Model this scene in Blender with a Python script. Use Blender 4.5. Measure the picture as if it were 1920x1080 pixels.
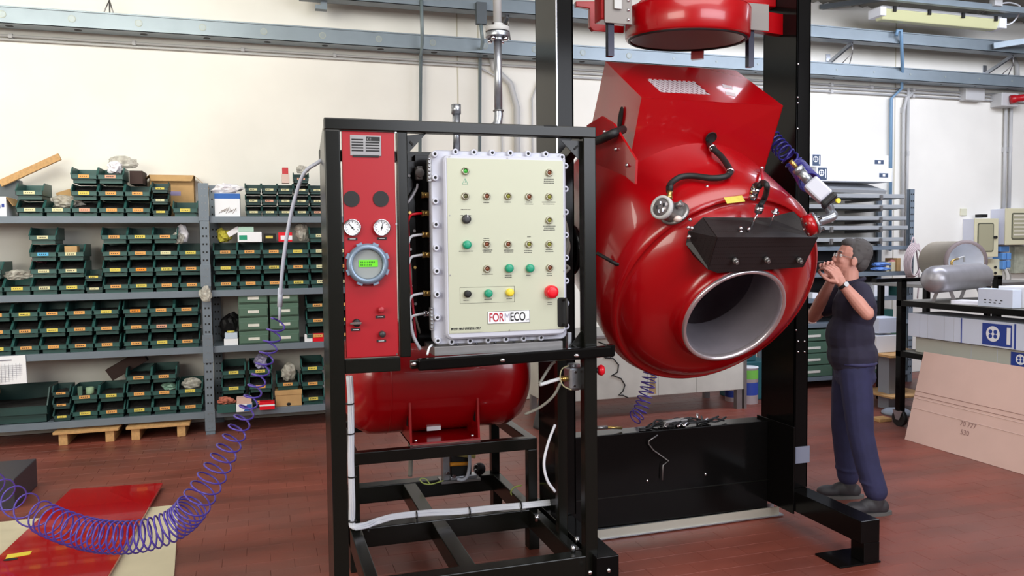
import bpy, bmesh, math, random
from mathutils import Vector, Matrix
random.seed(7)
for o in list(bpy.data.objects): bpy.data.objects.remove(o)
SC = bpy.context.scene; COL = SC.collection
V = Vector
# ------------------------------------------------------------------ camera
FPX = 1500.0; YAW = math.radians(17.3); PIT = math.radians(3.0); ROL = -0.0108; CH = 1.7
cf = V((math.sin(YAW)*math.cos(PIT), math.cos(YAW)*math.cos(PIT), -math.sin(PIT)))
r0 = V((math.cos(YAW), -math.sin(YAW), 0)); u0 = r0.cross(cf)
cr = math.cos(ROL)*r0 + math.sin(ROL)*u0; cu = -math.sin(ROL)*r0 + math.cos(ROL)*u0
cam = bpy.data.cameras.new('camera'); camo = bpy.data.objects.new('camera', cam); COL.objects.link(camo)
cam.sensor_width = 36; cam.lens = 36*FPX/1920; cam.clip_start = .05
m = Matrix((cr, cu, -cf)).transposed().to_4x4(); m.translation = (0, 0, CH); camo.matrix_world = m
SC.camera = camo
# ------------------------------------------------------------------ world, lights, exposure
w = bpy.data.worlds.new('world'); SC.world = w; w.use_nodes = True
bgn = w.node_tree.nodes['Background']; bgn.inputs[0].default_value = (.80, .86, 1, 1); bgn.inputs[1].default_value = .42
SC.view_settings.view_transform = 'Standard'; SC.view_settings.look = 'None'
SC.view_settings.gamma = 1; SC.view_settings.use_curve_mapping = False; SC.view_settings.exposure = 0.0
def area(name, loc, target, sx, sy, power, col):
    l = bpy.data.lights.new(name, 'AREA'); l.shape = 'RECTANGLE'; l.size = sx; l.size_y = sy; l.energy = power; l.color = col
    o = bpy.data.objects.new(name, l); COL.objects.link(o); o.location = loc
    o.rotation_euler = (V(target)-V(loc)).to_track_quat('-Z', 'Y').to_euler(); return o
area('window_light_left', (-4.5, -1.5, 3.3), (-0.5, 8, 2.2), 5, 2.2, 300, (1, .97, .86))
area('window_light_right', (4.5, -2.6, 3.3), (4.5, 8, 1.8), 6, 2.2, 340, (.88, .92, 1))
area('wall_wash_left', (-2.2, 5.2, 4.5), (-2.2, 8.3, 1.8), 4, 1.4, 210, (1, .98, .88))  # added lamp washing the left back wall; the roof has no opening here
area('roof_fill_right', (7.0, 5.4, 4.5), (7.0, 8.0, .8), 6, 1.4, 300, (.84, .88, 1))  # added fill lamp for the right side, under a closed roof
area('roof_fill_centre', (2.0, 1.6, 4.5), (2.0, 2.4, 0), 4, 2.0, 130, (1, .99, .97))  # added overhead fill lamp, no skylight in the ceiling
# ------------------------------------------------------------------ helpers
def ray(px, py): return cf + cr*((px-960)/FPX) - cu*((py-540)/FPX)
def atY(px, py, Y): d = ray(px, py); return V((0, 0, CH)) + d*(Y/d.y)
def atX(px, py, X): d = ray(px, py); return V((0, 0, CH)) + d*(X/d.x)
def atZ(px, py, Z): d = ray(px, py); return V((0, 0, CH)) + d*((Z-CH)/d.z)
def lin(c):
    c = c/255.0
    return c/12.92 if c <= .04045 else ((c+.055)/1.055)**2.4
MATS = {}
def M(name, rgb, rough=.5, metal=0, var=0, scale=8, bump=0, coat=0, spec=.5, emit=0, alpha=1, trans=0, stretch=None, dark=None):
    if name in MATS: return MATS[name]
    m = bpy.data.materials.new(name); m.use_nodes = True; nt = m.node_tree; b = nt.nodes['Principled BSDF']
    c = tuple(lin(v) for v in rgb)+(1,)
    b.inputs['Base Color'].default_value = c; b.inputs['Roughness'].default_value = rough; b.inputs['Metallic'].default_value = metal
    b.inputs['Coat Weight'].default_value = coat; b.inputs['Specular IOR Level'].default_value = spec; b.inputs['Alpha'].default_value = alpha
    b.inputs['Transmission Weight'].default_value = trans
    if emit: b.inputs['Emission Color'].default_value = c; b.inputs['Emission Strength'].default_value = emit
    if var or bump:
        tc = nt.nodes.new('ShaderNodeTexCoord'); mp = nt.nodes.new('ShaderNodeMapping'); n = nt.nodes.new('ShaderNodeTexNoise')
        n.inputs['Scale'].default_value = scale; n.inputs['Detail'].default_value = 5
        if stretch: mp.inputs['Scale'].default_value = stretch
        nt.links.new(tc.outputs['Object'], mp.inputs[0]); nt.links.new(mp.outputs[0], n.inputs['Vector'])
        if var:
            r = nt.nodes.new('ShaderNodeMix'); r.data_type = 'RGBA'
            d = tuple(lin(v) for v in dark)+(1,) if dark else tuple(v*(1-var) for v in c[:3])+(1,)
            r.inputs[6].default_value = c; r.inputs[7].default_value = d
            mr = nt.nodes.new('ShaderNodeMapRange'); mr.inputs[1].default_value = .38; mr.inputs[2].default_value = .68
            nt.links.new(n.outputs[0], mr.inputs[0]); nt.links.new(mr.outputs[0], r.inputs[0]); nt.links.new(r.outputs[2], b.inputs['Base Color'])
        if bump:
            bp = nt.nodes.new('ShaderNodeBump'); bp.inputs['Strength'].default_value = bump; bp.inputs['Distance'].default_value = .01
            nt.links.new(n.outputs[0], bp.inputs['Height']); nt.links.new(bp.outputs[0], b.inputs['Normal'])
    MATS[name] = m; return m
WL = {}
class MB:
    def __init__(s): s.b = bmesh.new(); s.mi = 0
    def _f(s, vs, sm=False):
        try: f = s.b.faces.new(vs)
        except ValueError: return
        f.smooth = sm; f.material_index = s.mi
    def hexa(s, p):       # 8 points, bottom ring then top ring
        v = [s.b.verts.new(q) for q in p]
        for f in ((3,2,1,0), (4,5,6,7), (0,1,5,4), (1,2,6,5), (2,3,7,6), (3,0,4,7)): s._f([v[i] for i in f])
        return s
    def box(s, x0, x1, y0, y1, z0, z1): return s.hexa([(x0,y0,z0),(x1,y0,z0),(x1,y1,z0),(x0,y1,z0),(x0,y0,z1),(x1,y0,z1),(x1,y1,z1),(x0,y1,z1)])
    def obox(s, c, a, b_, c_):   # centre and three half vectors
        c = V(c); a = V(a); b_ = V(b_); c_ = V(c_)
        return s.hexa([c-a-b_-c_, c+a-b_-c_, c+a+b_-c_, c-a+b_-c_, c-a-b_+c_, c+a-b_+c_, c+a+b_+c_, c-a+b_+c_])
    def bar(s, p, q, w, h, up=(0, 0, 1)):   # rectangular bar from p to q
        p = V(p); q = V(q); d = (q-p); x = d.cross(V(up))
        if x.length < 1e-6: x = d.cross(V((1, 0, 0)))
        x.normalize(); y = x.cross(d.normalized())
        return s.obox((p+q)/2, x*w/2, d/2, y*h/2)
    def rings(s, rs, sm=True, cap=True, closed=False):
        vs = [[s.b.verts.new(q) for q in r] for r in rs]; n = len(vs[0])
        for i in range(len(vs)-1 + (1 if closed else 0)):
            A = vs[i]; B = vs[(i+1) % len(vs)]
            for j in range(n): s._f([A[j], A[(j+1) % n], B[(j+1) % n], B[j]], sm)
        if cap and not closed: s._f(vs[0][::-1]); s._f(vs[-1])
        return s
    def cyl(s, p, q, r, r2=None, n=16, cap=True):
        p = V(p); q = V(q); d = (q-p).normalized(); a = d.orthogonal().normalized(); b_ = d.cross(a); r2 = r if r2 is None else r2
        R = lambda c, rr: [c+(a*math.cos(t)+b_*math.sin(t))*rr for t in [2*math.pi*i/n for i in range(n)]]
        return s.rings([R(p, r), R(q, r2)], True, cap)
    def lathe(s, prof, o, ax, n=32, cap=False):    # prof: (radius, distance along axis)
        o = V(o); d = V(ax).normalized(); a = d.orthogonal().normalized(); b_ = d.cross(a)
        return s.rings([[o+d*z+(a*math.cos(t)+b_*math.sin(t))*max(r, 1e-4) for t in [2*math.pi*i/n for i in range(n)]] for r, z in prof], True, cap)
    def tube(s, pts, r, n=8, cap=True):
        pts = [V(p) for p in pts]; rs = []; t0 = (pts[1]-pts[0]).normalized(); a = t0.orthogonal().normalized()
        for i, p in enumerate(pts):
            t = (pts[min(i+1, len(pts)-1)]-pts[max(i-1, 0)]).normalized(); a = (a-t*a.dot(t)).normalized(); b_ = t.cross(a)
            rr = r[i] if isinstance(r, (list, tuple)) else r
            rs.append([p+(a*math.cos(k)+b_*math.sin(k))*rr for k in [2*math.pi*j/n for j in range(n)]])
        return s.rings(rs, True, cap)
    def ell(s, c, rx, ry=None, rz=None, rot=None, nu=16, nv=10):
        ry = ry or rx; rz = rz or rx; rot = rot or Matrix.Identity(3); c = V(c)
        rs = []
        for j in range(nv+1):
            t = -math.pi/2+math.pi*j/nv; t = max(min(t, 1.55), -1.55)
            rs.append([c+rot@V((rx*math.cos(t)*math.cos(k), ry*math.cos(t)*math.sin(k), rz*math.sin(t))) for k in [2*math.pi*i/nu for i in range(nu)]])
        return s.rings(rs)
    def prism(s, pts, vec, sm=False):
        a = [s.b.verts.new(p) for p in pts]; b_ = [s.b.verts.new(V(p)+V(vec)) for p in pts]; n = len(a)
        s._f(a[::-1]); s._f(b_)
        for i in range(n): s._f([a[i], a[(i+1) % n], b_[(i+1) % n], b_[i]], sm)
        return s
    def quad(s, *p): s._f([s.b.verts.new(q) for q in p]); return s
    def build(s, name, mat, parent=None, label=None, cat=None, group=None, kind=None, bev=0, loc=None, keep=False):
        bmesh.ops.recalc_face_normals(s.b, faces=s.b.faces)
        if parent is not None: L = WL[parent.name]
        elif loc is not None: L = V(loc)
        elif keep: L = V((0, 0, 0))
        else:
            vs = [v.co for v in s.b.verts]
            L = V(((min(v.x for v in vs)+max(v.x for v in vs))/2, (min(v.y for v in vs)+max(v.y for v in vs))/2, min(v.z for v in vs)))
        bmesh.ops.translate(s.b, verts=s.b.verts, vec=-L)
        me = bpy.data.meshes.new(name); s.b.to_mesh(me); s.b.free()
        for mm in (mat if isinstance(mat, (list, tuple)) else [mat]): me.materials.append(mm)
        o = bpy.data.objects.new(name, me); COL.objects.link(o); WL[o.name] = L.copy()
        if parent is not None: o.parent = parent
        else: o.location = L
        tag(o, label, cat, group, kind)
        if bev:
            bm = o.modifiers.new('bevel', 'BEVEL'); bm.width = bev; bm.segments = 2; bm.limit_method = 'ANGLE'; bm.angle_limit = .7
        return o
def tag(o, label=None, cat=None, group=None, kind=None):
    if label: o['label'] = label
    if cat: o['category'] = cat
    if group: o['group'] = group
    if kind: o['kind'] = kind
    return o
def thing(name, label, cat, loc, group=None):
    o = bpy.data.objects.new(name, None); COL.objects.link(o); o.location = loc; o.empty_display_size = .1
    WL[o.name] = V(loc); return tag(o, label, cat, group)
def copy_tree(o, loc, label=None, group=None, parent=None, rz=None):
    c = o.copy(); COL.objects.link(c)
    if parent is None:
        c.location = loc
        if rz is not None: c.rotation_euler = (0, 0, rz)
        if label: c['label'] = label
        if group: c['group'] = group
        WL[c.name] = V(loc)
    else: c.parent = parent; WL[c.name] = WL[parent.name]
    for ch in o.children: copy_tree(ch, None, parent=c)
    return c
def spline(pts, n=8):
    pts = [V(p) for p in pts]; P = [pts[0]*2-pts[1]]+pts+[pts[-1]*2-pts[-2]]; out = []
    for i in range(1, len(P)-2):
        a, b, c, d = P[i-1:i+3]
        for k in range(n):
            t = k/n; out.append(.5*((2*b)+(c-a)*t+(2*a-5*b+4*c-d)*t*t+(3*b-a-3*c+d)*t**3))
    out.append(pts[-1]); return out
def text_obj(name, body, size, origin, xdir, ydir, mat, parent, depth=.001, align='LEFT', bold=0, sx=1):
    cu_ = bpy.data.curves.new(name, 'FONT'); cu_.body = body; cu_.size = size; cu_.extrude = depth; cu_.align_x = align; cu_.offset = bold
    t = bpy.data.objects.new('tmp', cu_); COL.objects.link(t)
    dg = bpy.context.evaluated_depsgraph_get(); me = bpy.data.meshes.new_from_object(t.evaluated_get(dg)); bpy.data.objects.remove(t)
    x = V(xdir).normalized(); y = V(ydir).normalized(); z = x.cross(y)
    mt = Matrix((x, y, z)).transposed().to_4x4(); mt.translation = V(origin)-(WL[parent.name] if parent is not None else V((0, 0, 0)))
    me.transform(Matrix.Diagonal((sx, 1, 1, 1))); me.transform(mt); me.materials.clear(); me.materials.append(mat)
    o = bpy.data.objects.new(name, me); COL.objects.link(o)
    if parent is not None: o.parent = parent; WL[o.name] = WL[parent.name]
    return o
X_ = V((1, 0, 0)); Y_ = V((0, 1, 0)); Z_ = V((0, 0, 1))
# ------------------------------------------------------------------ materials
m_wall = M('wall_paint', (240, 237, 229), .8, var=.10, scale=.9, bump=.05)
m_black = M('black_gloss_paint', (14, 13, 13), .14, spec=.35)
m_black.node_tree.nodes['Principled BSDF'].inputs['IOR'].default_value = 1.28
m_frame = M('console_black_paint', (18, 19, 16), .25, spec=.5)
m_frame.node_tree.nodes['Principled BSDF'].inputs['IOR'].default_value = 1.36
m_red = M('red_gloss_paint', (164, 2, 12), .27, coat=.35)
m_redp = M('red_panel_paint', (166, 3, 24), .45)
m_shelf = M('shelf_grey_paint', (112, 124, 136), .45, var=.08, scale=4)
m_bin = M('bin_green_plastic', (40, 84, 80), .42)
m_bin2 = M('bin_dark_green_plastic', (32, 66, 64), .45)
m_drw = M('drawer_green_plastic', (78, 108, 92), .5)
TAGM = {'orange': M('tag_orange', (232, 170, 96), .7, var=.15, scale=60), 'yellow': M('tag_yellow', (226, 208, 96), .7, var=.15, scale=60), 'cream': M('tag_cream', (226, 222, 176), .7, var=.15, scale=60),
        'pink': M('tag_pink', (226, 168, 140), .7, var=.15, scale=60), 'blue': M('tag_blue', (90, 180, 226), .7), 'white': M('tag_white', (226, 226, 218), .7, var=.12, scale=60), 'amber': M('tag_amber', (240, 150, 40), .7)}
m_steel = M('galvanised_steel', (178, 182, 190), .35, .85, var=.12, scale=25)
m_tray = M('cable_tray_grey', (132, 144, 152), .4, .35, var=.1, scale=5)
m_cond = M('grey_conduit_plastic', (186, 186, 186), .5)
m_chrome = M('polished_steel', (215, 215, 222), .15, 1)
m_dsteel = M('dull_steel', (150, 148, 148), .4, .8, var=.1, scale=10)
m_brass = M('brass', (196, 164, 98), .3, .9)
m_rub = M('black_rubber', (22, 22, 24), .55)
m_blk = M('black_matt', (14, 14, 14), .7)
m_card = M('cardboard', (196, 158, 108), .85, var=.12, scale=12)
m_card2 = M('pale_cardboard', (214, 180, 168), .85, var=.07, scale=3)
m_white = M('white_card', (236, 238, 244), .7)
m_paper = M('white_paper', (232, 230, 236), .8)
m_wood = M('pale_wood', (204, 160, 106), .7, var=.2, scale=6, stretch=(8, 1, 8))
m_bag = M('clear_plastic_bag', (214, 210, 198), .15, var=.45, scale=30, bump=1, spec=.8, alpha=.6)
m_cable = M('white_cable', (226, 228, 238), .45)
m_gcable = M('grey_cable', (150, 148, 140), .5)
m_purple = M('purple_hose_plastic', (84, 66, 168), .25, spec=.6)
m_box = M('enclosure_grey_paint', (198, 200, 214), .42)
m_plate = M('panel_cream_plate', (192, 195, 174), .45)
m_green = M('green_plastic', (30, 150, 116), .3)
m_yel = M('yellow_plastic', (236, 212, 60), .35)
m_redb = M('red_plastic', (226, 20, 40), .3)
m_ink = M('black_ink', (26, 26, 28), .6)
m_dred = M('red_ink', (176, 20, 44), .6)
m_blue = M('blue_ink', (34, 62, 150), .6)
m_gl = M('clear_glass', (235, 240, 235), .05, trans=.9)
# ================================================================== SETTING
YW = 8.38
fl = MB().box(-7, 15, -4, YW+.1, -.15, -.006).build('floor', M('floor_joint', (104, 58, 50), .8), kind='structure', loc=(0, 0, 0))
# floor tiles: brick-shaped clinker, joints real
mt = bpy.data.materials.new('floor_tile_red'); mt.use_nodes = True; nt = mt.node_tree; b = nt.nodes['Principled BSDF']
geo = nt.nodes.new('ShaderNodeNewGeometry'); mp = nt.nodes.new('ShaderNodeMapping'); n1 = nt.nodes.new('ShaderNodeTexNoise'); n2 = nt.nodes.new('ShaderNodeTexNoise')
mp.inputs['Scale'].default_value = (.8, 2.6, 1); n1.inputs['Scale'].default_value = 1.6; n1.inputs['Detail'].default_value = 8; n2.inputs['Scale'].default_value = .9; n2.inputs['Detail'].default_value = 4
nt.links.new(geo.outputs['Position'], mp.inputs[0]); nt.links.new(mp.outputs[0], n1.inputs['Vector']); nt.links.new(geo.outputs['Position'], n2.inputs['Vector'])
cr1 = nt.nodes.new('ShaderNodeValToRGB'); e = cr1.color_ramp.elements
e[0].position = .3; e[0].color = (lin(106), lin(54), lin(44), 1); e[1].position = .72; e[1].color = (lin(146), lin(76), lin(62), 1)
cr2 = nt.nodes.new('ShaderNodeValToRGB'); e = cr2.color_ramp.elements
e[0].position = .42; e[0].color = (0, 0, 0, 1); e[1].position = .8; e[1].color = (.6, .6, .6, 1)
mx = nt.nodes.new('ShaderNodeMix'); mx.data_type = 'RGBA'; mx.inputs[7].default_value = (lin(122), lin(94), lin(88), 1)
nt.links.new(n1.outputs[0], cr1.inputs[0]); nt.links.new(n2.outputs[0], cr2.inputs[0]); nt.links.new(cr1.outputs[0], mx.inputs[6]); nt.links.new(cr2.outputs[0], mx.inputs[0]); nt.links.new(mx.outputs[2], b.inputs['Base Color'])
mr = nt.nodes.new('ShaderNodeMapRange'); mr.inputs[3].default_value = .28; mr.inputs[4].default_value = .55; nt.links.new(n1.outputs[0], mr.inputs[0]); nt.links.new(mr.outputs[0], b.inputs['Roughness'])
TW, TH, J = .25, .125, .0013
def tile_mb(mb, cx, cy, dz=0):
    a = TW/2-J/2; c = TH/2-J/2; g = .0007
    mb.rings([[(cx-a, cy-c, -.006), (cx+a, cy-c, -.006), (cx+a, cy+c, -.006), (cx-a, cy+c, -.006)],
              [(cx-a, cy-c, -.001+dz), (cx+a, cy-c, -.001+dz), (cx+a, cy+c, -.001+dz), (cx-a, cy+c, -.001+dz)],
              [(cx-a+g, cy-c+g, dz), (cx+a-g, cy-c+g, dz), (cx+a-g, cy+c-g, dz), (cx-a+g, cy+c-g, dz)]], False)
tm = MB(); tile_mb(tm, 0, 0); proto = tm.build('tile', mt, fl); tme = proto.data
far = MB(); near = []
for j in range(int((YW-2.6)/TH)):
    cy = 2.66+j*TH
    for i in range(-34, 60):
        cx = i*TW+(TW/2 if j % 2 else 0)
        v = V((cx, cy, 0))-V((0, 0, CH)); ww = v.dot(cf)
        if ww < .5: continue
        px = 960+FPX*v.dot(cr)/ww; py = 540-FPX*v.dot(cu)/ww
        if px < -120 or px > 2040 or py > 1150: continue
        near.append((py, cx, cy))
near.sort(reverse=True)
first = True
for k, (py, cx, cy) in enumerate(near):
    if k < 298:
        if first: o = proto; first = False
        else: o = proto.copy(); COL.objects.link(o); o.parent = fl
        o.location = (cx, cy, random.uniform(-.0008, 0))
    else: tile_mb(far, cx, cy, random.uniform(-.0008, 0))
far.build('tile', mt, fl, kind='stuff')
# walls
MB().box(-7, 15, YW, YW+.2, 0, 4.9).build('wall_back', m_wall, kind='structure', keep=True)
MB().box(-7.2, -7, -4, YW+.2, 0, 4.9).build('wall_left', m_wall, kind='structure', keep=True)
MB().box(15, 15.2, -4, YW+.2, 0, 4.9).build('wall_right', m_wall, kind='structure', keep=True)
MB().box(-7.2, 15.2, -4.2, -4, 0, 4.9).build('wall_front', m_wall, kind='structure', keep=True)
for i, xx in enumerate((-2.9, 2.03, 2.26, 7.75)):
    MB().box(xx-.006, xx+.006, YW-.004, YW, 0, 4.6).build('trim_%d' % (i+1), M('wall_seam', (196, 190, 172), .8), kind='structure', keep=True)
# corrugated ceiling
cm = MB(); N = 300; z0 = 4.62; pr = []
for i in range(N+1):
    xx = -7+22*i/N; pr.append((xx, z0+(.035 if i % 2 else 0)))
for i in range(N):
    (xa, za), (xb, zb) = pr[i], pr[i+1]
    cm._f([cm.b.verts.new(q) for q in ((xa, -4, za), (xb, -4, zb), (xb, YW, zb), (xa, YW, za))])
cm.build('ceiling', M('corrugated_ceiling', (150, 148, 140), .6, var=.2, scale=2), kind='structure', keep=True)
MB().box(-7.2, 15.2, -4.2, YW+.2, 4.75, 4.85).build('ceiling', m_tray, kind='structure', keep=True)
for i, (ya, zc) in enumerate(((7.0, 4.56), (4.9, 4.56))):
    MB().box(-7, 15, ya-.04, ya+.04, zc-.06, zc+.055).build('ceiling_beam', M('beam_grey', (92, 100, 108), .5), None, 'grey steel beam under the corrugated roof, ' + ('one nearer the back wall' if i == 0 else 'one further from the back wall'), 'beam')
for i, (xa, xb) in enumerate(((6.6, 8.0), (8.6, 11.2))):
    MB().bar((xa, YW, 4.58), (xb, 7.0, 4.58), .06, .05).build('roof_brace', M('beam_grey', (92, 100, 108), .5), None, 'diagonal grey brace under the roof, ' + ('left one above the strip lamp' if i == 0 else 'right one at the picture corner'), 'brace')

# ---------- cable trays
def tray(y0, y1, z0, z1, xa, xb, label, holes=True):
    t = thing('cable_tray', label, 'cable tray', ((xa+xb)/2, (y0+y1)/2, z0))
    b = MB(); b.box(xa, xb, y0, y0+.006, z0, z1).box(xa, xb, y0, y1, z0, z0+.006).box(xa, xb, y1-.006, y1, z0, z1).box(xa, xb, y0-.012, y0, z1-.012, z1).build('channel', m_tray, t)
    if holes:
        k = 0; x = -3.2
        while x < xb:
            if x > xa:
                rk_ = .032 if x < 4 else .012
                MB().cyl((x, y0-.003, (z0+z1)/2), (x, y0+.001, (z0+z1)/2), rk_, n=20).build('knockout', M('knockout_ring', (160, 166, 156), .45), t)
                kk = MB().cyl((x, y0-.004, (z0+z1)/2), (x, y0-.003, (z0+z1)/2), rk_*.8, n=20).build('knockout_disc', M('knockout_disc', (140, 150, 152), .4, .3), t)
                MB().cyl((x+.03, (y0+y1)/2, z0-.002), (x+.03, (y0+y1)/2, z0+.001), rk_, n=20).build('underside_hole', m_blk, t)
            x += .545
    return t
tray(8.08, 8.26, 3.69, 3.84, -6.5, 14, 'long grey steel cable tray running low along the back wall, with round knockouts')
tray(7.90, 8.06, 4.07, 4.21, .4, 14, 'upper grey cable tray behind the lid machine, held by wall brackets', False)
MB().box(6.0, 14, 7.40, 7.46, 4.40, 4.46).box(6.0, 14, 7.40, 7.50, 4.46, 4.466).build('lamp_rail', m_tray, None, 'topmost thin grey steel rail above the strip lamp', 'rail')
def bracket(x, lab):
    t = thing('wall_bracket', lab, 'bracket', (x, 8.38, 3.9), 'tray brackets on the back wall')
    MB().bar((x, 8.38, 3.90), (x+.02, 7.98, 4.06), .03, .04).build('arm', m_steel, t)
    MB().box(x-.03, x+.03, 8.37, 8.38, 3.84, 4.02).build('wall_plate', m_steel, t)
    MB().cyl((x+.03, 7.98, 4.07), (x+.03, 7.98, 3.93), .006, n=6).tube([(x+.03, 7.98, 3.95), (x-.03, 8.09, 3.84)], .006, 6).tube([(x+.03, 7.98, 3.95), (x+.08, 8.09, 3.84)], .006, 6).build('hanger_rod', m_dsteel, t)
bracket(6.72, 'short tray bracket right of the right black column')
bracket(9.2, 'short tray bracket under the strip lamp at the far right')
bracket(2.45, 'short tray bracket behind the flanged pipe')
# left hanger rod above the tray
MB().cyl((-1.27, 8.17, 3.84), (-1.27, 8.17, 4.6), .007, n=6).bar((-1.30, 8.17, 4.3), (-1.24, 8.17, 4.3), .02, .03).tube([(-1.27, 8.17, 3.98), (-1.31, 8.1, 3.84)], .006, 6).tube([(-1.27, 8.17, 3.98), (-1.23, 8.1, 3.84)], .006, 6).build('hanger_rod', m_dsteel, None, 'hanger rod clipped on the low tray, top left', 'rod')
MB().box(.60, .66, 8.02, 8.1, 4.0, 4.6).box(.55, .60, 8.02, 8.1, 4.0, 4.04).build('tray_post', m_tray, None, 'short grey post dropping from the ceiling above the left shelves', 'bracket')
# horizontal conduits under the tray
def pipeline(pts, r, name, label, mat=m_cond, cat='pipe', clips=(), grp=None):
    t = thing(name, label, cat, pts[0], grp)
    MB().tube(pts, r, 10).build('pipe', mat, t)
    for c in clips: MB().box(c[0]-.016, c[0]+.016, c[1]-.008, YW, c[2]-r*1.6, c[2]+r*1.6).build('pipe_clip', mat, t)
    return t
clx = [-2.12, -1.1, -.13, .75, 4.3, 6.75, 7.35, 8.0, 8.9]
pipeline([(-6.5, 8.35, 3.645), (12, 8.35, 3.645)], .013, 'conduit', 'upper thin grey conduit running the length of the back wall under the tray', clips=[(x, 8.335, 3.645) for x in clx])
pipeline([(-6.5, 8.35, 3.612), (2.25, 8.35, 3.612), (2.45, 8.35, 3.52), (2.5, 8.35, 3.3), (2.5, 8.35, 2.9), (2.5, 8.35, 1.9)], .011, 'conduit', 'lower thin conduit along the wall, turning down behind the flanged pipe')
pipeline([(2.95, 8.35, 1.9), (2.95, 8.35, 3.25), (3.02, 8.35, 3.45), (3.2, 8.35, 3.56), (12, 8.35, 3.56)], .013, 'conduit', 'grey conduit rising beside the left black column then running right', clips=[(6.75, 8.335, 3.56), (8.0, 8.335, 3.56), (8.9, 8.335, 3.56)])
pipeline([(2.85, 8.35, 1.9), (2.85, 8.35, 3.3), (2.93, 8.35, 3.5), (3.15, 8.35, 3.605), (12, 8.35, 3.605)], .011, 'conduit', 'second grey conduit rising beside the left black column then running right')
pipeline([(2.38, 8.33, 3.8), (2.42, 8.33, 3.6), (2.6, 8.33, 3.45), (2.67, 8.33, 3.2), (2.67, 8.33, 1.9)], .034, 'conduit', 'thick grey conduit curving down the wall beside the left black column')
# vertical pipes on the wall
def vp(px, pya, pyb, r, label, mat, cat='pipe', name='conduit'):
    a = atY(px, pya, 8.34); b_ = atY(px, pyb, 8.34)
    return pipeline([(a.x, 8.34, a.z), (a.x, 8.34, b_.z)], r, name, label, mat, cat, clips=[(a.x, 8.33, (a.z*.6+b_.z*.4))])
m_bpipe = M('blue_grey_pipe', (112, 146, 176), .4)
m_gpipe = M('green_grey_pipe', (120, 134, 138), .4)
p = [atY(790, 0, 7.88), atY(792, 80, 7.88), atY(789, 105, 8.3), atY(787, 330, 8.3)]
pipeline(p, .018, 'conduit', 'thin grey-green pipe down the wall left of the short chimney stub', m_gpipe)
p = [atY(901, 40, 7.88), atY(905, 80, 7.88), atY(900, 105, 8.3), atY(899, 330, 8.3)]
pipeline(p, .018, 'conduit', 'thin grey-green pipe down from the dark box left of the flanged pipe', m_gpipe)
a = atY(892, 5, 7.88); b_ = atY(911, 47, 7.88)
MB().box(a.x, b_.x, 7.84, 7.90, b_.z, a.z).build('switch_box', M('dark_grey_box', (84, 92, 98), .5), None, 'dark grey box on the upper tray left of the flanged pipe', 'box')
p = [(7.62, 7.86, 4.10), (7.62, 7.84, 4.25), (7.66, 7.83, 4.29), (7.70, 7.84, 4.25)]; q = atY(1691, 165, 8.28); q2 = atY(1671, 185, 8.33); q3 = atY(1669, 470, 8.33)
pp = atY(1690, 60, 7.84)
pipeline([pp+V((-.07, 0, -.05)), pp+V((-.06, 0, .01)), pp+V((0, 0, .02)), pp+V((0, 0, -.05)), atY(1692, 120, 8.0), q, q2, q3], .02, 'conduit', 'blue-grey pipe hooked over the upper tray and kinked down the wall', m_bpipe)
pipeline([atY(1692, 470, 8.34), atY(1694, 210, 8.34), atY(1699, 185, 8.34), atY(1710, 176, 8.34)], .022, 'conduit', 'white wall conduit with a curved top, right of the blue pipe', clips=[(atY(1694, 200, 8.34).x, 8.33, 3.38)])
vp(1703, 165, 470, .02, 'straight white conduit right of the curved-top one', m_cond)
vp(1886, 200, 400, .022, 'left one of two white conduits below the red siren', m_cond)
vp(1896, 200, 400, .022, 'right one of two white conduits below the red siren', m_cond)
q = atY(1905, 108, 8.34)
pipeline([(q.x-.05, 8.34, q.z), (q.x+.02, 8.34, q.z-.1), (q.x+.03, 8.34, q.z-.25)], .03, 'conduit', 'short curved grey pipe between the two trays, far right', m_cond)
def wbox(pa, pb, Y0, name, label, cat, mat=m_cond, bev=.008):
    a = atY(pa[0], pa[1], Y0); b_ = atY(pb[0], pb[1], Y0)
    return MB().box(a.x, b_.x, Y0, YW, b_.z, a.z).build(name, mat, None, label, cat, bev=bev)
wbox((1812, 161), (1847, 189), 8.26, 'junction_box', 'square grey junction box on the wall under the tray', 'box')
s = thing('siren', 'red siren on a grey box on the wall at the right edge', 'siren', atY(1893, 198, 8.2))
a = atY(1879, 173, 8.2); b_ = atY(1910, 200, 8.2)
MB().box(a.x, b_.x, 8.2, YW, b_.z, a.z).build('housing', m_cond, s, bev=.01)
c0 = atY(1893, 187, 8.18)
MB().lathe([(0, .0), (.055, .01), (.055, .06), (.045, .09), (.045, .2), (.075, .3), (.078, .31), (.06, .3), (0, .2)], c0, (.9, -.4, .12), 20).build('horn', M('siren_red', (170, 20, 30), .3), s)
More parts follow.
